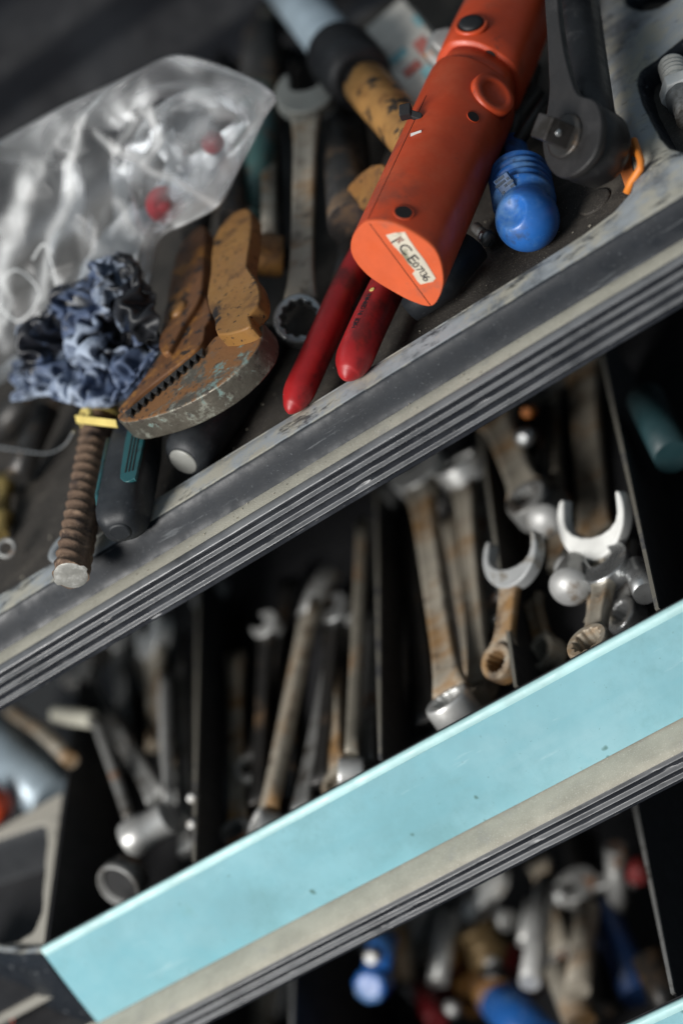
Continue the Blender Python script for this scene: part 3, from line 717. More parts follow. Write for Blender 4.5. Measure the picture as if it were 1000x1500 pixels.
# ------------------------------------------------------------------ pipe pliers
o = thing('pipe_pliers', 'rusty yellow pipe pliers with toothed jaws and chipped paint', 'pliers', P(280, 530, .06))
ZT = .072
def flat(name, pts, z, th, m, bev=.0008, par=o, sm=2):
    return MB().prism(crom([P(x, y, z) for x, y in pts], sm), (0, 0, -th)).build(name, m, par, bevel=bev)
lowj = [(171, 607), (182, 618), (215, 612), (256, 599), (300, 577), (340, 549), (370, 518), (384, 492), (382, 468), (368, 470), (340, 482), (314, 493), (299, 512), (275, 535), (240, 562), (207, 588)]
flat('lower_jaw', lowj, ZT, .013, m_jawedge, .0012)
m_brown = mat('rusted_brown_paint', (.13, .055, .02), .55, layers=[dict(col=(.28, .12, .025), scale=45, lo=.52, hi=.62), dict(col=(.025, .018, .015), scale=150, lo=.55, hi=.6)], bump=[(200, .3, .0006)])
upj = [(172, 600), (196, 572), (238, 514), (258, 488), (283, 452), (299, 428), (304, 440), (309, 462), (300, 478), (297, 498), (276, 521), (244, 546), (205, 577), (184, 601)]
flat('upper_jaw', upj, ZT + .001, .013, m_brown, .001)
hR = [(303, 432), (308, 400), (312, 352), (330, 322), (352, 306), (368, 310), (366, 352), (361, 388), (372, 404), (380, 425), (378, 446), (364, 462), (368, 474), (352, 484), (318, 490), (314, 470), (306, 452)]
flat('handle', hR, ZT + .008, .009, m_yellow, .0012)
hL = [(232, 508), (244, 440), (256, 375), (276, 345), (294, 330), (300, 338), (298, 380), (296, 420), (288, 444), (266, 478), (246, 515)]
flat('handle', hL, ZT + .004, .009, m_brown, .0012)
MB().lathe(P(262, 456, ZT + .003), (0, 0, 1), [(0, .006), (.002, .0055), (.003, .004), (.0032, .0005)], 24).build('rivet', m_yellow, o)
# teeth
mb = MB()
for i in range(12):
    f = i / 11; px, py = 189 + (293 - 189) * f, 603 + (516 - 603) * f
    p = P(px, py, ZT + .0022)
    u = (P(293, 516, ZT) - P(189, 603, ZT)).normalized(); v = Vector((0, 0, 1)).cross(u)
    mb.prism([p - u * .0022 + v * .0026, p + u * .0022 + v * .0026, p + u * .0007 - v * .0030, p - u * .0007 - v * .0030], (0, 0, -.010))
mb.build('jaw_teeth', m_darksteel, o, bevel=.0003)
# dark handle continuing behind
for a, b in (((340, 330), (352, 120)), ((285, 350), (318, 190))):
    MB().tube([P(*a, .066), P(*b, .05)], [.0085, .007], 16, sx=.7).build('handle_grip', m_darksteel, o)

# ------------------------------------------------------------------ rebar with yellow band
ra = P(104, 843, .046); rb_ = P(151, 592, .052)
o = thing('steel_bar', 'short brown ribbed reinforcing bar with bright sawn end over the tray lip', 'steel bar', ra)
x, y, z = frame3(ra, rb_); L = (rb_ - ra).length; rings = []
NS, NR = 44, 260
for i in range(NR):
    s_ = L * i / (NR - 1); rr = []
    for k in range(NS):
        a = 2 * math.pi * k / NS
        side = abs(math.sin(a))
        ph = (s_ / .0068 - .62 * math.cos(a) * (1 if math.sin(a) > 0 else -1) + .06 * noise.noise(Vector((s_ * 200, a, 0)))) % 1
        ribh = .0010 * math.exp(-((ph - .5) / .19) ** 2) * min(1, side * 1.35) ** 1.5
        lon = .0011 * math.exp(-((abs(math.cos(a)) - 1) / .025) ** 2)
        r = .0078 + ribh + lon
        rr.append(ra + x * s_ + (y * math.cos(a) + z * math.sin(a)) * r)
    rings.append(rr)
MB().loft(rings).build('bar', m_rebar, o)
mb = MB(); pts = []
vs = [ra - x * .0004]
for q_ in range(1, 7):
    for k in range(NS):
        a = 2 * math.pi * k / NS; r = (.0079 + (.0012 if abs(math.cos(a)) > .985 else 0)) * q_ / 6
        p = ra + (y * math.cos(a) + z * math.sin(a)) * r
        vs.append(p - x * (.0004 + .00022 * noise.noise(p * 300) + (.0002 if q_ < 6 else -.0004)))
fs = [(0, 1 + k, 1 + (k + 1) % NS) for k in range(NS)]
for q_ in range(5):
    for k in range(NS): fs.append((1 + q_ * NS + k, 1 + (q_ + 1) * NS + k, 1 + (q_ + 1) * NS + (k + 1) % NS, 1 + q_ * NS + (k + 1) % NS))
mb.add(vs, fs).build('sawn_end', m_cut, o)
o = thing('rubber_band', 'yellow rubber band round the brown steel bar under the blue glove', 'rubber band', P(142, 616, .055))
bcx = ra + x * (L * .905)
rings = []
for k in range(33):
    a = 2 * math.pi * k / 32; rad = y * math.cos(a) + z * math.sin(a); cc = bcx + rad * .0098 + x * (.0012 * math.sin(2 * a))
    rings.append([cc + x * .0022 + rad * .0004, cc - x * .0022 + rad * .0004, cc - x * .0022 - rad * .0004, cc + x * .0022 - rad * .0004])
MB().loft(rings, True, False, False).build('loop', m_band, o)
MB().tube([P(128, 590, .064), P(131, 605, .0655), P(128, 618, .064)], [.0012, .0022, .0012], 8).build('knot', m_band, o)
ta, tb2 = P(112, 614, .066), P(172, 621, .064)
MB().box((ta + tb2) / 2, (tb2 - ta) / 2, Vector((.0003, .0017, .0012)), Vector((0, -.0003, .0006))).build('tail', m_band, o, bevel=.0003)
tag(MB().lathe(P(98, 800, .0375), (0, 0, 1), [(0, .0105), (.0012, .0105), (.0014, .0098), (.0014, .0045), (.0, .0045)], 40, cap1=False, cap0=False).build('washer', m_washer), 'grey steel washer under the brown bar on the tray lip', 'washer')

# ------------------------------------------------------------------ black teal handled driver
ca = P(179, 762, .046); cb = P(204, 628, .050)
o = thing('screwdriver', 'black and teal screwdriver handle resting on the lip below the pliers jaw', 'screwdriver', ca)
x, y, z = frame3(ca, cb, roll=.25); y = -y; L = (cb - ca).length
def sq_ring(s_, k, e=3.2, wy=.0118, wz=.0112):
    out = []
    for i in range(40):
        a = 2 * math.pi * i / 40; c1, s1 = math.cos(a), math.sin(a)
        rr = (abs(c1) ** e + abs(s1) ** e) ** (-1 / e)
        out.append(ca + x * s_ + y * (c1 * rr * wy * k) + z * (s1 * rr * wz * k))
    return out
MB().loft([sq_ring(-.0075, .40), sq_ring(-.0070, .55), sq_ring(-.005, .75), sq_ring(-.002, .9), sq_ring(.003, .985), sq_ring(.01, 1), sq_ring(L * .7, 1), sq_ring(L, .9)]).build('grip', m_rubber, o)
MB().loft([[p for p in sq_ring(-.0085, .36, 2.2)], sq_ring(-.0078, .44, 2.2), sq_ring(-.006, .46, 2.2)]).build('end_button', m_rubber, o)
mb = MB()
mb.tube([ca + x * .004 - y * .0096 + z * .0072, ca + x * .012 - y * .0103 + z * .0080, ca + x * L * .8 - y * .0103 + z * .0080], [.0006, .0015, .0015], 10)
mb.build('teal_strip', m_teal, o)
mb = MB()
pz = .0113
pan = [ca + x * u + y * v + z * pz for u, v in [(.022, .0015), (.015, .003), (.0125, .006), (.0135, .0095), (.017, .0105), (L * .95, .0105), (L * .95, .0015)]]
pnl = mb.prism(crom(pan, 2), -z * .002).build('teal_panel', m_teal, o, bevel=.0004)
for i in range(3): MB().box(ca + x * (L * .55) + y * (.0045 + .0018 * i) + z * (pz + .0001), x * (L * .25), y * .0003, z * .0002).build('groove', m_dark, pnl)

# black handle with metal cap
m_cap = mat('dull_cap', (.27, .27, .25), .5, .2, layers=[dict(col=(.25, .24, .2), scale=200, lo=.55, hi=.7)])
da = P(271, 673, .040); db = P(335, 585, .035); dxx = (db - da).normalized()
o = thing('chisel', 'black round tool handle with a dull metal end cap under the pipe pliers', 'chisel', da)
MB().lathe(da, dxx, [(-.0015, .0078), (-.001, .0088), (.001, .0108), (.004, .0122), (.010, .0128), (.03, .0125), (.07, .0118), (.09, .010)], 44).build('handle', m_rubber, o)
MB().lathe(da, dxx, [(-.0024, .0001), (-.0023, .0066), (-.0018, .0072), (-.0008, .0074)], 36).build('end_cap', m_cap, o)

# left edge oddments
o = thing('wire_loop', 'thin bent steel wire lying behind the brown bar', 'wire', P(50, 665, .03))
MB().tube(crom([P(-20, 652, .05), P(30, 660, .045), P(70, 664, .045), P(95, 652, .05), P(108, 632, .055)], 8, False), .0006, 8).build('wire', m_chrome, o)
o = thing('key_ring', 'small brass fitting and ring at the left edge of the tray', 'fitting', P(8, 760, .03))
MB().torus(P(10, 803, .034), (.3, -.6, .7), .0042, .0012).build('ring', m_grey, o)
MB().lathe(P(2, 785, .03), (P(10, 690, .032) - P(2, 785, .03)).normalized(), [(0, .004), (.012, .004), (.013, .006), (.018, .006), (.019, .004), (.04, .0035), (.041, .0055), (.05, .0055), (.051, .002)], 12).build('brass_body', mat('brass', (.30, .22, .08), .4, .7, layers=[dict(col=(.04, .035, .02), scale=70, lo=.5, hi=.65)]), o)
for i, (a, b, r) in enumerate([((25, 700), (70, 600), .007), ((-10, 640), (60, 560), .008), ((60, 590), (20, 480), .009)]):
    rod('steel_rod', ['dark greenish rod at the left edge', 'dark rod under the blue glove', 'dark bar behind the blue glove'][i], 'rod', [P(*a, .034), P(*b, .04)], r, m_darksteel)

# ------------------------------------------------------------------ crumpled soft things
def folds(seed, n, fmin, fmax, amp):
    r = random.Random(seed); L = []
    for i in range(n):
        d = Vector((r.gauss(0, 1), r.gauss(0, 1), r.gauss(0, 1))).normalized(); f = math.exp(r.uniform(math.log(fmin), math.log(fmax)))
        L.append((d * f, r.random(), amp * fmin / f * r.uniform(.6, 1.3)))
    def fn(p):
        wv = noise.noise_vector(p * 28) * .006
        q = p + wv; s_ = 0
        for d, ph, a in L:
            t = (q.dot(d) + ph) % 1.0
            s_ += a * (abs(2 * t - 1) - .5)
        return s_
    return fn
def crumple(seed, f0, amp, dr_=Vector((.25, -.7, -.6)).normalized(), extra=None):
    off = Vector((seed * 3.1, seed * 1.7, seed * .9))
    def fn(p):
        q = p + noise.noise_vector(p * 22 + off) * .012
        q = q - dr_ * (q.dot(dr_) * .55)
        h_ = 0
        for f, a in ((f0, 1), (f0 * 2.2, .5), (f0 * 4.6, .10)):
            d = noise.voronoi(q * f + off)[0]
            h_ += a * (min(d[1] - d[0], .6) * -1.3 + d[0] * .7)
        return amp * (h_ + .2) + (extra(p) if extra else 0)
    return fn
def puff(name, poly, org, nrm, T0, T1, fold, m, parent=None, nr=60, nth=200, inplane=.5, edge=.25, power=.5, bulge=None):
    """closed pillow whose outline is poly (pixels on a plane), thickness T0 towards +nrm, T1 behind"""
    out = crom([PP(x, y, org, nrm) for x, y in poly], 48); N = len(out)
    c_ = sum(out, Vector()) / N
    ring = [out[int(i * N / nth)] for i in range(nth)]
    vs = []; fs = []
    rp = np.array([list(q) for q in out])
    def sdist(p):
        d = np.linalg.norm(rp - np.array(list(p)), axis=1) + 1e-5
        return float((np.mean(d ** -4.0)) ** -.25)
    dc_ = sdist(c_); de_ = sdist(out[0])
    def pt(p, r, side):
        T = T0 if side > 0 else T1
        q_ = max(0, min(1, (sdist(p) * (1 - r ** 6)) / dc_)); hgt = T * (1 - (1 - q_) ** 2) ** .75
        if bulge: hgt *= bulge(p)
        base = p + nrm * (side * hgt)
        d1 = fold(base + Vector((side * .3, 0, 0)))
        k = min(1, edge + (1 - r) * 3)
        d2 = Vector((fold(base + Vector((1.1, .3, side))), fold(base + Vector((.2, 1.7, side))), fold(base + Vector((.5, .2, 2.1 + side))))) * inplane
        return base + nrm * (d1 * side * k) + d2 * k
    for side in (1, -1):
        b = len(vs)
        vs.append(pt(c_, 0, side))
        last = nr if side > 0 else nr - 1
        for i in range(1, last + 1):
            r = i / nr
            for k in range(nth): vs.append(pt(c_ + (ring[k] - c_) * r, r, side if i < nr else 1))
        for k in range(nth): fs.append((b, b + 1 + k, b + 1 + (k + 1) % nth))
        for i in range(last - 1):
            for k in range(nth):
                q0 = b + 1 + i * nth; fs.append((q0 + k, q0 + nth + k, q0 + nth + (k + 1) % nth, q0 + (k + 1) % nth))
        if side > 0: rim0 = b + 1 + (nr - 1) * nth
        else:
            q0 = b + 1 + (nr - 2) * nth
            for k in range(nth): fs.append((q0 + k, rim0 + k, rim0 + (k + 1) % nth, q0 + (k + 1) % nth))
    return MB().add(vs, fs).build(name, m, parent)

class Creases:
    """fold lines (pixels on a plane): px list, width, height, whitening"""
    def __init__(s, lines, org, nrm, spread=2.2):
        s.sp = spread
        s.L = [([PP(x, y, org, nrm) for x, y in pts], w_, h_, c_) for pts, w_, h_, c_ in lines]; s.o = org; s.n = nrm
    def dist(s, p, seg):
        p = p - s.n * (p - s.o).dot(s.n); best = 9
        for a, b in zip(seg[:-1], seg[1:]):
            e = b - a; t = max(0, min(1, (p - a).dot(e) / e.dot(e))); best = min(best, (p - a - e * t).length)
        return best
    def height(s, p):
        q = p + noise.noise_vector(p * 45) * .0022
        return sum(h_ * max(0, 1 - s.dist(q, g_) / (w_ * s.sp)) ** 1.2 for g_, w_, h_, c_ in s.L)
    def white(s, p):
        q = p + noise.noise_vector(p * 70) * .003
        k = .75 + .5 * noise.noise(p * 110)
        return min(1, sum(c_ * math.exp(-(s.dist(q, g_) / (w_ * .42)) ** 2) for g_, w_, h_, c_ in s.L) * k)
gl = [(165, 370), (190, 368), (210, 385), (216, 408), (240, 445), (247, 485), (225, 535), (190, 580), (150, 603), (105, 596), (62, 583), (22, 592), (-14, 580), (-18, 520), (2, 488), (42, 476), (76, 455), (86, 420), (118, 412), (140, 384)]
gn = Vector((-.12, -.62, .77)).normalized(); go = P(120, 500, .086)
def crumpled_sheet(name, poly, org, nrm, size, n, T0, T1, m, seed, its=420):
    """a thin square sheet squeezed into the outline poly (pixels on a plane) by relaxing its edge lengths"""
    r = np.random.default_rng(seed)
    out = crom([PP(x, y, org, nrm) for x, y in poly], 8); c_ = sum(out, Vector()) / len(out)
    e1 = (RIGHT - nrm * RIGHT.dot(nrm)).normalized(); e2 = nrm.cross(e1)
    th = np.array([math.atan2((p - c_).dot(e2), (p - c_).dot(e1)) for p in out]); rr = np.array([(p - c_).length for p in out])
    o_ = np.argsort(th); th = th[o_]; rr = rr[o_]
    th = np.concatenate([th - 2 * np.pi, th, th + 2 * np.pi]); rr = np.tile(rr, 3)
    g_ = np.linspace(-size / 2, size / 2, n); X, Y = np.meshgrid(g_, g_, indexing='ij')
    p = np.stack([X, Y, np.zeros_like(X)], -1); d0 = size / (n - 1)
    # smooth random start so that it buckles in large folds first
    for k in range(14):
        f = r.normal(0, 1, 2) * (60 + 110 * r.random()); p[..., 2] += .0022 * np.sin(X * f[0] + Y * f[1] + r.random() * 6)
        p[..., 0] += .0012 * np.sin(X * f[1] + r.random() * 6); p[..., 1] += .0012 * np.sin(Y * f[0] + r.random() * 6)
    def pull(i0, i1, L, w_):
        a_ = p[i0]; b_ = p[i1]; d = b_ - a_; l = np.linalg.norm(d, axis=-1, keepdims=True) + 1e-9
        c = d * ((l - L) / l) * .5 * w_; p[i0] = a_ + c; p[i1] = b_ - c
    S_ = slice
    pairs = []
    for off in (0, 1):
        pairs += [((S_(off, n - 1, 2), S_(None)), (S_(off + 1, n, 2), S_(None)), d0, 1), ((S_(None), S_(off, n - 1, 2)), (S_(None), S_(off + 1, n, 2)), d0, 1)]
    diag = [((S_(0, n - 1), S_(0, n - 1)), (S_(1, n), S_(1, n)), d0 * 2 ** .5, .22), ((S_(1, n), S_(0, n - 1)), (S_(0, n - 1), S_(1, n)), d0 * 2 ** .5, .22)]
    def sep(i0, i1, L):
        a_ = p[i0].copy(); b_ = p[i1].copy(); d = b_ - a_; l = np.linalg.norm(d, axis=-1, keepdims=True) + 1e-9
        c = d * (np.minimum(0, l - L) / l) * .10; p[i0] += c; p[i1] -= c
    for it in range(its):
        k = max(1.0, 2.3 - 1.3 * it / (its * .75))
        if np.percentile(np.hypot(p[..., 0], p[..., 1]) / np.interp(np.arctan2(p[..., 1], p[..., 0]), th, rr), 72) > .97: p[..., :2] *= .9935
        t = np.arctan2(p[..., 1], p[..., 0]); R_ = np.interp(t, th, rr) * k * .97
        rad = np.hypot(p[..., 0], p[..., 1]) + 1e-9; sc = np.minimum(1, R_ / rad); sf = 1 - (1 - sc) * .5; p[..., 0] *= sf; p[..., 1] *= sf
        q = np.clip(1 - (rad * sc / R_) ** 2, .02, 1) ** .5
        zc = np.clip(p[..., 2], -T1 * q * k, T0 * q * k); p[..., 2] += (zc - p[..., 2]) * .12
        for i0, i1, L, w_ in pairs: pull(i0, i1, L, w_)
        for i0, i1, L, w_ in diag: pull(i0, i1, L, w_)
        sep((S_(0, n - 2), S_(None)), (S_(2, n), S_(None)), d0 * 1.75); sep((S_(None), S_(0, n - 2)), (S_(None), S_(2, n)), d0 * 1.75)
    p = p.reshape(-1, 3)
    vs = [c_ + e1 * float(x) + e2 * float(y) + nrm * float(z) for x, y, z in p]
    fs = [(i * n + j, (i + 1) * n + j, (i + 1) * n + j + 1, i * n + j + 1) for i in range(n - 1) for j in range(n - 1)]
    o = MB().add(vs, fs).build(name, m, fix=False)
    md = o.modifiers.new('Thick', 'SOLIDIFY'); md.thickness = .0004
    md = o.modifiers.new('Sub', 'SUBSURF'); md.levels = 1; md.render_levels = 1
    return o
g = crumpled_sheet('rubber_glove', gl, go, gn, .195, 90, .026, .012, m_floor, 4)
gb = sum((v.co for v in g.data.vertices), Vector()) / len(g.data.vertices)
gloc = lambda px, py: tuple(PP(px, py, go, gn) + gn * .016 - g.location)
m_glove = mat('blue_nitrile', (.075, .105, .18), .62, vary=.15, vscale=25, layers=[
    dict(col=(.36, .42, .52), rough=.7, scale=30, lo=.44, hi=.60, amt=.95),
    dict(col=(.06, .08, .13), rough=.5, scale=45, lo=.54, hi=.68, amt=.8),
    dict(col=(.012, .013, .016), rough=.5, scale=24, blob=(gloc(205, 425), .086, .12)),
    dict(col=(.012, .013, .018), rough=.4, scale=24, lo=.53, hi=.59, detail=7)], bump=[(170, .25, .001)])
g.data.materials[0] = m_glove
tag(g, 'crumpled blue rubber glove smeared with black grease on top of the tools', 'glove')

bag = [(-70, 250), (0, 206), (90, 156), (180, 114), (256, 80), (330, 97), (402, 137), (386, 178), (352, 245), (322, 300), (280, 326), (236, 352), (222, 410), (190, 470), (120, 520), (40, 545), (-70, 560)]
bn = Vector((-.05, -.80, .60)).normalized(); bo = P(150, 480, .075)
ob = thing('plastic_bag', 'crumpled clear plastic bag with red bits inside', 'plastic bag', bo)
cr = Creases([([(186, 110), (172, 180), (140, 280), (108, 360), (90, 440)], .0065, .007, .8), ([(180, 150), (120, 230), (60, 290)], .006, .004, .25),
    ([(70, 246), (62, 300), (44, 380), (24, 480)], .010, .007, 1.0), ([(90, 250), (60, 320), (0, 350)], .010, .004, .55), ([(238, 232), (262, 252), (290, 274), (322, 300)], .0055, .008, .75),
    ([(240, 180), (225, 220), (262, 236), (272, 190), (250, 168)], .0055, .006, .6), ([(196, 205), (222, 222), (240, 236)], .0045, .005, .7), ([(262, 165), (272, 205), (254, 240)], .0045, .006, .8),
    ([(240, 150), (285, 128), (345, 132), (392, 142)], .006, .003, .45), ([(314, 142), (338, 152), (352, 172)], .0085, .004, .95), ([(395, 140), (352, 225), (312, 292), (260, 330)], .006, .003, .5),
    ([(256, 84), (330, 100), (400, 137)], .0045, .002, .75), ([(210, 300), (222, 350), (218, 400)], .006, .005, .6), ([(112, 405), (132, 425), (150, 450)], .005, .005, .8), ([(100, 155), (186, 116), (256, 84)], .004, .0, .3),
    ([(0, 206), (100, 155)], .006, 0, .3), ([(150, 330), (180, 380), (200, 400)], .007, .004, .3), ([(0, 420), (30, 400), (55, 430), (40, 470)], .004, .004, .7)], bo, bn)
fb0 = folds(11, 6, 5, 13, .020); fb1 = folds(17, 6, 22, 50, .0042); fb = lambda p: fb0(p) + fb1(p) * (.6 + 1.2 * max(0, noise.noise(p * 18)))
bf = puff('bag_film', bag, bo, bn, .022, .020, lambda p: fb(p) + cr.height(p), m_film, ob, nr=64, nth=260, inplane=0, edge=.05)
at_ = bf.data.attributes.new('crease', 'FLOAT', 'POINT')
at_.data.foreach_set('value', [cr.white(v.co + bo) * (1 if v.co.dot(bn) > 0 else .25) for v in bf.data.vertices])
m_plug = mat('red_plug_plastic', (.34, .02, .03), .6)
for i, (px, py, r, lab) in enumerate(((230, 300, .0092, 'round red plastic plug low inside the clear bag'), (290, 208, .0055, 'small red plastic piece high inside the clear bag'))):
    p = PP(px, py, bo, bn) - bn * (.010 if i == 0 else .016)
    tag(MB().lathe(p, (.2 + i * .3, -.7, .4), [(-r, .001), (-r * .8, r * .7), (0, r), (r * .7, r), (r * .9, r * .5), (r * 1.6, r * .45), (r * 1.7, .001)], 28).build('red_plug', m_plug), lab, 'plug', 'red bits in the bag')
sheet = puff('inner_sheet', [(188, 215), (236, 150), (300, 128), (362, 165), (352, 235), (312, 290), (262, 322), (214, 345), (196, 290)], bo - bn * .001, bn, .006, .002, folds(44, 9, 18, 55, .0065), m_film, ob, nr=40, nth=170, inplane=.15, edge=.4)
sa_ = sheet.data.attributes.new('crease', 'FLOAT', 'POINT'); sa_.data.foreach_set('value', [max(0, min(.5, .06 + .5 * noise.noise(v.co * 75 + Vector((3, 1, 2))))) for v in sheet.data.vertices])
for i, pts in enumerate(([(0, 430), (35, 395), (70, 430), (40, 470), (5, 440)], [(60, 380), (80, 360), (95, 440), (60, 470)])):
    tag(MB().tube(crom([PP(x, y, bo, bn) + bn * .008 for x, y in pts], 8, False), .0007, 8).build('white_cord', mat('white_cord', (.7, .7, .68), .5)), ['white looped cord inside the clear bag', 'short white cord end inside the clear bag'][i], 'cord')

# ------------------------------------------------------------------ drawer 1 tools
W = m_white
wrench('big bright open jaw wrench spanner at the right of the upper drawer', P(870, 757, -.112), P(878, 910, -.142), .011, .006, (.0205, .0325, .0085), None, (m_rust, W, W), G1, ang=0)
wrench('grey open jaw wrench left of the bright one', P(752, 812, -.106), P(735, 972, -.128), .010, .006, (.0170, .0268, .0070), (.0095, .0055), (m_rust, mat('grey_satin', (.42, .43, .43), .5, .2, layers=[dict(col=(.2, .17, .13), scale=60, lo=.52, hi=.66)]), m_rust), G1, ang=0.1)
wrench('long rusty ring wrench whose ring end touches the blue front', P(612, 690, -.118), P(664, 1040, -.128), .0125, .008, (.0165, .014, 0), (.012, .0075), (m_rust, m_steel, m_steel), G1, ang=.2, rtilt=-.4)
wrench('rusty wrench with a large pale ring facing up', P(705, 1000, -.140), P(677, 690, -.125), .010, .007, None, (.0145, .0098), (m_rust, m_steel, m_steel), G1, rtilt=.5)
wrench('rusty wrench crossing under the tray lip', P(725, 610, -.120), P(780, 742, -.120), .016, .009, None, (.012, .006), (m_rust, m_steel, m_grey), G1)
wrench('curved rusty wrench below the bright jaw', P(888, 832, -.122), P(868, 950, -.118), .009, .007, (.0135, .012, 0), (.011, .007), (m_rust, m_chrome, m_rust), G1, ang=.5)
wrench('brown shank wrench behind the bright jaw', P(850, 520, -.14), P(872, 800, -.147), .017, .006, None, None, (m_rust, m_rust, m_rust), G1)
wrench('pale flat wrench near the middle of the upper drawer', P(532, 775, -.125), P(515, 1135, -.136), .011, .007, None, (.009, .005), (mat('pale_rust', (.36, .33, .27), .5, .55, layers=[dict(col=(.22, .12, .05), rough=.8, metal=0, scale=25, lo=.5, hi=.65)]), m_steel, m_steel), G1, roll=1.0)
wrench('bent grey wrench with rusty lower shank', P(455, 890, -.128), P(388, 1215, -.138), .0115, .007, None, (.010, .006), (m_rust, m_steel, m_steel), G1, roll=.5)
rod('wrench_head', 'grey bent end of the wrench left of the pale one', 'wrench', [P(487, 835, -.125), P(465, 865, -.126), P(450, 905, -.128)], [.007, .006, .006], m_grey, G1)
wrench('slim dark wrench with hooked bright end', P(392, 918, -.128), P(378, 1180, -.145), .007, .006, (.0085, .008, 0), None, (m_darksteel, m_steel, m_steel), G1, ang=.9)
wrench('small dark wrench with a bright jaw in the middle of the drawer', P(492, 895, -.135), P(470, 1150, -.145), .007, .006, (.010, .009, 0), None, (m_darksteel, m_chrome, m_steel), G1, ang=.8)
wrench('pale headed rusty wrench left of the second divider', P(226, 930, -.118), P(232, 1090, -.140), .014, .007, (.015, .012, 0), None, (m_rust, m_steel, m_steel), G1, roll=.4)
wrench('grey slim wrench standing behind the sockets', P(240, 1000, -.125), P(246, 1185, -.132), .010, .006, None, None, (m_steel, m_steel, m_steel), G1, roll=.8)
wrench('slanting thin wrench beside the cream hex key', P(118, 985, -.115), P(232, 1170, -.128), .009, .006, (.012, .010, 0), None, (m_grey, m_grey, m_steel), G1)
wrench('thin wrench along the dark second divider', P(262, 930, -.135), P(275, 1250, -.14), .007, .006, None, None, (m_grey, m_grey, m_steel), G1)
# dim ring deep in the drawer
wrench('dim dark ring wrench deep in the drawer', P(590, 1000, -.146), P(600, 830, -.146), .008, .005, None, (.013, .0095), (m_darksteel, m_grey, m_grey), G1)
# hex key
o = thing('hex_key', 'bent hex key with thick cream end at the left of the upper drawer', 'hex key', P(82, 1047, -.102))
MB().tube([P(80, 1047, -.102), P(84, 1047, -.102), P(110, 1050, -.102), P(132, 1053, -.102), P(137, 1055, -.102)], [.003, .0052, .0054, .0052, .004], 16).build('sleeve', m_cream, o)
MB().tube(crom([P(130, 1053, -.102), P(141, 1060, -.103), P(158, 1105, -.110), P(190, 1200, -.126)], 5, False), [.0042] * 4 + [.0030] * 12, 12).build('shaft', m_grey, o)
def socket(label, a, axd, r, L, ri, m_=None):
    m_ = m_ or m_chrome
    o_ = thing('socket', label, 'socket', a, 'sockets in the upper drawer')
    MB().lathe(a, axd, [(L * .85, ri * .9), (.0, ri), (0, r * .93), (.0012, r), (L * .5, r), (L * .52, r * .9), (L, r * .88), (L + .001, r * .8)], 40, cap0=True).build('shell', m_, o_)
    if m_ is m_chrome: MB().lathe(Vector(a) - Vector(axd).normalized() * .0002, axd, [(0, r * .97), (-.0006, r * .9), (-.0006, ri), (.001, ri)], 40, cap0=False, cap1=False).build('rim', m_chrome, o_)
    if m_ is not m_steel: MB().lathe(Vector(a) + Vector(axd).normalized() * min(.004, L * .3), axd, [(0, ri * .97), (.0004, ri * .9)], 32).build('bore_shade', m_black, o_)  # black disc painted in as the shade inside the socket
    return o_
sa = P(188, 1232, -.124); sb_ = P(250, 1195, -.124)
socket('shiny chrome socket lying on its side above the open ring socket', sa, (sb_ - sa), .0098, .026, .0055, m_steel)
sa = P(172, 1300, -.118)
socket('dark chrome socket with its open end facing out', sa, Vector((.25, .85, -.35)), .0125, .014, .0108, m_grey)
m_dull = mat('dull_satin', (.42, .42, .41), .5, .35, layers=[dict(col=(.15, .11, .07), rough=.7, scale=70, lo=.52, hi=.68)])
for i, (px, py) in enumerate(((796, 765), (832, 862), (796, 738), (830, 835))):
    r = (.0092, .0100, .006, .007)[i]
    o_ = thing('round_bar', ['round steel bar end left of the bright jaw', 'round steel bar end below the bright jaw', 'tiny steel knob above the left round bar end', 'tiny steel knob above the lower round bar end'][i], 'steel bar', P(px, py, -.118 - .006 * (i > 1)), 'round bar ends in the upper drawer')
    MB().lathe(P(px, py, -.118 - .006 * (i > 1)), (.1, .8, -.3), [(-r * .35, .0003), (-r * .30, r * .45), (-r * .12, r * .85), (r * .2, r)], 28, cap1=False).build('round_end', m_dull, o_)
    MB().lathe(P(px, py, -.118 - .006 * (i > 1)), (.1, .8, -.3), [(r * .2, r), (r * .5, r * .94), (.03, r * .9)], 28, cap0=False).build('shank', m_grey, o_)
for i, (px, py) in enumerate(((283, 1168), (282, 1206))):
    tag(MB().lathe(P(px, py, -.118), (-.1, -.8, .5), [(-.003, .002), (0, .0028), (.003, .002)], 16).build('rivet', m_dull), ['upper shiny rivet on the divider edge', 'lower shiny rivet on the divider edge'][i], 'rivet')
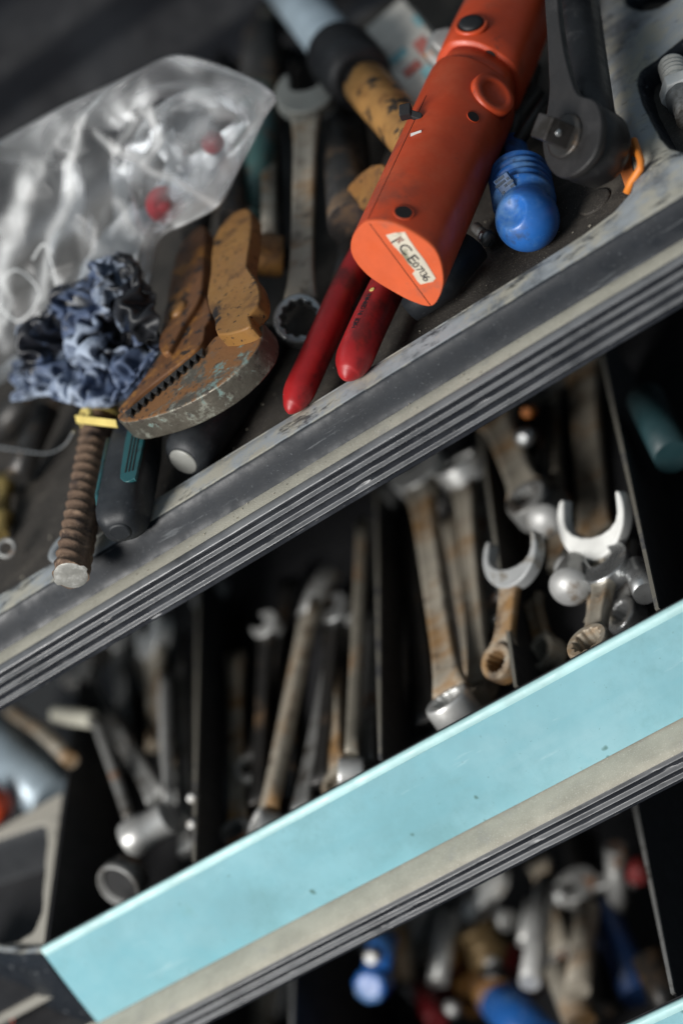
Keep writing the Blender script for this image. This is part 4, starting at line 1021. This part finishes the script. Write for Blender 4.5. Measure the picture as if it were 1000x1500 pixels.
# left end: cylinder, copper cord, orange knob
rod('grey_pipe', 'pale grey blue pipe at the left end of the upper drawer', 'pipe', [P(-30, 1055, -.105), P(85, 1180, -.125)], .0155, m_slate)
rod('copper_cord', 'brown twisted cord beside the grey blue pipe', 'cord', [P(15, 1040, -.10), P(60, 1070, -.10), P(105, 1115, -.10)], .0042, m_rust)
tag(MB().lathe(P(-12, 1180, -.105), (.3, -.7, .4), [(-.012, .001), (-.010, .007), (0, .0115), (.01, .007), (.012, .001)], 28).build('orange_ball', m_redorange), 'orange knob at the left picture edge in the end tray', 'knob')
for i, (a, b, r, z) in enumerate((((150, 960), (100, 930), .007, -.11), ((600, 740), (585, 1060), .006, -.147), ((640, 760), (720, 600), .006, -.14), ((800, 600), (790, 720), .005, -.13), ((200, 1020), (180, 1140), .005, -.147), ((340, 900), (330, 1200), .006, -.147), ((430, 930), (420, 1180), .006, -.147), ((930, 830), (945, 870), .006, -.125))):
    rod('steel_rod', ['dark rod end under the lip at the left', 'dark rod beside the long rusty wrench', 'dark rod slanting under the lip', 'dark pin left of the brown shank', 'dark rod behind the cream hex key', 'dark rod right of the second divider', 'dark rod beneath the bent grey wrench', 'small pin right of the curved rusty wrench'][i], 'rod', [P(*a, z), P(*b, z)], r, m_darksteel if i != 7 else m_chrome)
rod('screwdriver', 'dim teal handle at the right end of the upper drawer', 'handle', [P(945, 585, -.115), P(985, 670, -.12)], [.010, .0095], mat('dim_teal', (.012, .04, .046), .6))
for px, py, r, lab in ((770, 640, .005, 'bright stud under the tray lip'), (775, 603, .003, 'orange stud under the tray lip')):
    tag(MB().lathe(P(px, py, -.115), (0, -.7, .5), [(-.008, .002), (-.004, r), (.006, r), (.008, .002)], 16).build('stud', m_chrome if 'bright' in lab else m_orclip), lab, 'stud')

# more tools in the dark of drawer 1
for a, b, w_, ja, rb, ms, lab in (
    ((308, 870), (318, 1180), .009, (.012, .011, .003), None, (m_grey, m_steel, m_grey), 'grey wrench just right of the second divider'),
    ((345, 960), (350, 1225), .008, None, (.009, .005), (m_rust, m_rust, m_grey), 'thin rusty wrench right of the second divider'),
    ((425, 850), (372, 1130), .008, None, (.010, .006), (m_darksteel, m_grey, m_grey), 'dark wrench under the bent grey wrench'),
    ((500, 905), (440, 1190), .008, (.010, .009, .003), None, (m_grey, m_steel, m_grey), 'slim grey wrench leaning left of the pale flat wrench'),
    ((480, 870), (498, 1150), .008, None, (.009, .005), (m_rust, m_grey, m_rust), 'thin rusty wrench left of the pale flat wrench'),
    ((548, 900), (538, 1120), .006, None, None, (m_grey, m_grey, m_grey), 'thin grey bar beside the middle divider'),
    ((590, 720), (628, 1060), .010, (.013, .012, .003), None, (m_darksteel, m_grey, m_grey), 'dark wrench under the long rusty ring wrench'),
    ((660, 760), (700, 1010), .009, None, (.010, .006), (m_rust, m_grey, m_rust), 'rusty wrench lying beneath the pale ring wrench'),
    ((690, 640), (730, 900), .009, None, (.010, .006), (m_grey, m_grey, m_grey), 'grey wrench beside the thin divider'),
    ((800, 560), (822, 830), .010, (.013, .012, .003), None, (m_rust, m_grey, m_grey), 'rusty wrench behind the round chrome sockets'),
    ((780, 880), (800, 960), .009, None, (.010, .006), (m_rust, m_rust, m_rust), 'short rusty wrench right of the thin divider'),
    ((920, 800), (918, 905), .008, None, (.010, .006), (m_grey, m_grey, m_chrome), 'small grey wrench beside the right divider'),
    ((175, 935), (190, 1120), .009, (.012, .011, .003), None, (m_grey, m_steel, m_grey), 'grey wrench between the cream hex key and the rusty wrench'),
    ((205, 950), (262, 1150), .008, None, (.010, .006), (m_rust, m_grey, m_steel), 'rusty thin wrench crossing behind the grey slim wrench')):
    wrench(lab, P(*a, -.140), P(*b, -.1455), w_, .006, ja, rb, ms, G1, ang=.3, roll=random.uniform(-.3, .5))
# ------------------------------------------------------------------ drawer 2 tools
def R2(n, lab, cat, a, b, r, m, za=-.352, zb=-.368): return rod(n, lab, cat, [P(*a, za), P(*b, zb)], r, m, G2)
o_ = thing('blue_clamp', 'blue plastic clamp knob below the ribbed grip', 'clamp', P(545, 1440, -.29), G2)
MB().lathe(P(545, 1442, -.290), (0, -.7, .6), [(-.010, .006), (-.008, .0105), (.004, .0105), (.006, .008)], 8).build('knob', m_bluep, o_, bevel=.0015)
MB().tube([P(562, 1368, -.282), P(552, 1420, -.288)], .008, 16).build('stem', m_bluep, o_)
MB().lathe(P(546, 1402, -.280), (0, -.7, .6), [(-.004, .003), (0, .0055), (.004, .003)], 20).build('screw_head', m_dull, o_)
R2('grey_tube', 'grey metal tube right of the blue clamp', 'tube', (605, 1430), (650, 1310), .0105, m_grey)
o_ = thing('brass_fitting', 'brass threaded fitting in the middle of the lower drawer', 'fitting', P(716, 1375, -0.352), G2)
brs = mat('dull_brass', (.13, .085, .035), .5, .5)
MB().lathe(P(716, 1395, -0.347), (0, .5, .8), [(-.01, .010), (-.004, .0135), (.002, .0135), (.004, .011), (.012, .011), (.014, .0125), (.018, .0125)], 32).build('hex_body', brs, o_)
MB().lathe(P(716, 1340, -0.342), (0, .5, .8), [(-.004, .010), (.004, .0105), (.006, .006)], 32).build('top_cap', m_darksteel, o_)
R2('hex_key', 'short bright hex key end in the lower drawer', 'hex key', (778, 1322), (768, 1382), .0042, m_steel, -.34, -.34)
wrench('bright wrench crossing below the ribs of the blue drawer', P(722, 1290, -0.332), P(690, 1350, -0.342), .009, .006, (.010, .008, 0), None, (m_steel, W, W), G2)
wrench('dim open wrench lying across the lower drawer', P(845, 1300, -0.342), P(930, 1285, -0.347), .009, .006, (.012, .010, 0), None, (m_grey, m_grey, m_grey), G2)
wrench('dim rusty wrench right of the brass fitting', P(790, 1265, -0.342), P(830, 1420, -0.362), .010, .006, None, (.011, .006), (m_rust, m_grey, m_grey), G2)
tag(MB().lathe(P(822, 1316, -0.342), (0, -.7, .6), [(-.004, .003), (0, .0065), (.004, .003)], 20).build('ball_end', m_dull), 'bright round ball end right of the hex key', 'ball end')
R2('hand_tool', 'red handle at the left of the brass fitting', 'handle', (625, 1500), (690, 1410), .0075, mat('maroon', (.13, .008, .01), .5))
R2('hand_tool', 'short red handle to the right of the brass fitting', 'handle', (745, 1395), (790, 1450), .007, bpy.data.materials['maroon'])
o_ = thing('blue_screwdriver', 'blue handle with yellow collar at the bottom of the lower drawer', 'screwdriver', P(740, 1480, -0.347), G2)
MB().tube([P(728, 1462, -0.344), P(790, 1530, -0.348)], [.0125, .0135], 20).build('handle', m_bluep, o_)
MB().tube([P(712, 1444, -0.344), P(733, 1467, -0.344)], [.010, .0128], 20).build('collar', m_yellow, o_)
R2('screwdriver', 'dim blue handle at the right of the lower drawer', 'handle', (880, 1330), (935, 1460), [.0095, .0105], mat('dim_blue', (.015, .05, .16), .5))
R2('yellow_block', 'worn yellow block left of the blue handle', 'block', (655, 1395), (668, 1420), .0085, m_yellow)
R2('yellow_block', 'rusty yellow block under the brass fitting', 'block', (690, 1440), (700, 1470), .011, m_yellow)
R2('hand_file', 'yellow brown handle at the right picture edge', 'handle', (965, 1140), (1020, 1240), .0105, m_yellow, -.33, -.34)
for i, (px, py, r) in enumerate(((721, 1413, .005), (662, 1478, .0055), (722, 1432, .0075))):
    tag(MB().lathe(P(px, py, -0.337), (0, -.7, .6), [(-.004, r * .4), (0, r), (.004, r * .4)], 20).build('ball_end', (m_dull, m_dull, m_black)[i]), ['tiny bright ball end under the brass fitting', 'tiny bright ball end at the bottom edge', 'black ball end under the brass fitting'][i], 'ball end')
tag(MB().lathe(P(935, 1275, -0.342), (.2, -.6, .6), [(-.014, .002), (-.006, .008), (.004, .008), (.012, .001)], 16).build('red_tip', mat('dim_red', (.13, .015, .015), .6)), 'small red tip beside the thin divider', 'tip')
for i, (a, b, r) in enumerate((((440, 1440), (430, 1520), .010), ((520, 1410), (500, 1510), .009), ((350, 1470), (340, 1540), .010), ((850, 1230), (870, 1480), .011), ((590, 1480), (600, 1540), .009), ((950, 1400), (990, 1500), .010))):
    R2('steel_rod', ['dark rod left of the blue clamp', 'thin dark rod beside the blue clamp', 'dark rod at the far left below the grip', 'thick dark bar behind the blue handle', 'dark rod below the grey tube', 'dark bar at the bottom right'][i], 'rod', a, b, r, m_darksteel)
# a jumble in the lower drawer
jr = random.Random(12)
for a, b, r, m, lab in (((300, 1455), (290, 1530), .008, m_steel, 'pale steel bar at the far left of the lower drawer'), ((395, 1430), (380, 1520), .007, m_rust, 'rusty bar left of the blue clamp'), ((470, 1420), (455, 1510), .008, m_steel, 'pale bar just left of the blue clamp'),
    ((500, 1385), (512, 1440), .006, m_yellow, 'yellow peg left of the blue clamp'), ((585, 1350), (590, 1440), .007, m_rust, 'rusty bar between the blue clamp and grey tube'), ((660, 1340), (640, 1440), .006, m_steel, 'pale slim bar right of the grey tube'),
    ((690, 1330), (745, 1350), .006, m_steel, 'pale bar lying across the brass fitting'), ((800, 1290), (775, 1440), .006, m_steel, 'pale slim bar beside the bright hex key end'), ((860, 1330), (845, 1450), .007, m_rust, 'rusty bar left of the dim blue handle'),
    ((615, 1445), (640, 1500), .006, bpy.data.materials['maroon'], 'maroon peg below the grey tube'), ((820, 1420), (850, 1500), .009, m_rust, 'thick rusty bar at the bottom of the lower drawer'), ((900, 1240), (905, 1330), .006, m_grey, 'grey pin near the small red tip')):
    rod('steel_rod', lab, 'rod', [P(*a, -.335 + jr.uniform(-.01, .02)), P(*b, -.345 + jr.uniform(-.01, .02))], r, m, G2)
# lower left corner
rod('orange_cable', 'orange cable at the lower left corner', 'cable', crom([P(-40, 1435, -.16), P(2, 1462, -.16), P(28, 1490, -.165), P(50, 1530, -.17)], 6, False), .0042, m_redorange)

# grit on the tray floor, the ledges and in the drawers
rg_ = random.Random(5)
mb = MB()
def crumb(p, r):
    vs = [p + Vector((rg_.uniform(-1, 1), rg_.uniform(-1, 1), rg_.uniform(-.3, 1))) * r for _ in range(5)]
    mb.add(vs, [(0, 1, 2), (0, 1, 3), (1, 2, 3), (0, 2, 4), (1, 2, 4)], False)
for k in range(420): crumb(Vector((rg_.uniform(-.18, .25), .047 + rg_.random() ** 2 * .16, FL + .0003)), .0003 + .0009 * rg_.random() ** 4)
for k in range(160): crumb(Vector((rg_.uniform(-.2, .25), rg_.uniform(.006, .016), .0210)), .0002 + .0006 * rg_.random() ** 4)
for k in range(260): crumb(Vector((rg_.uniform(-.25, .2), rg_.uniform(-.03, .22), D1F + .0004)), .0004 + .0014 * rg_.random() ** 3)
gr = mb.build('grit', mat('pale_grit', (.34, .31, .25), .9)); tag(gr, 'fine pale grit and crumbs scattered over tray floor and ledge', 'grit', kind='stuff')
for ob_ in list(S.objects):
    if '_b' in ob_: del ob_['_b']
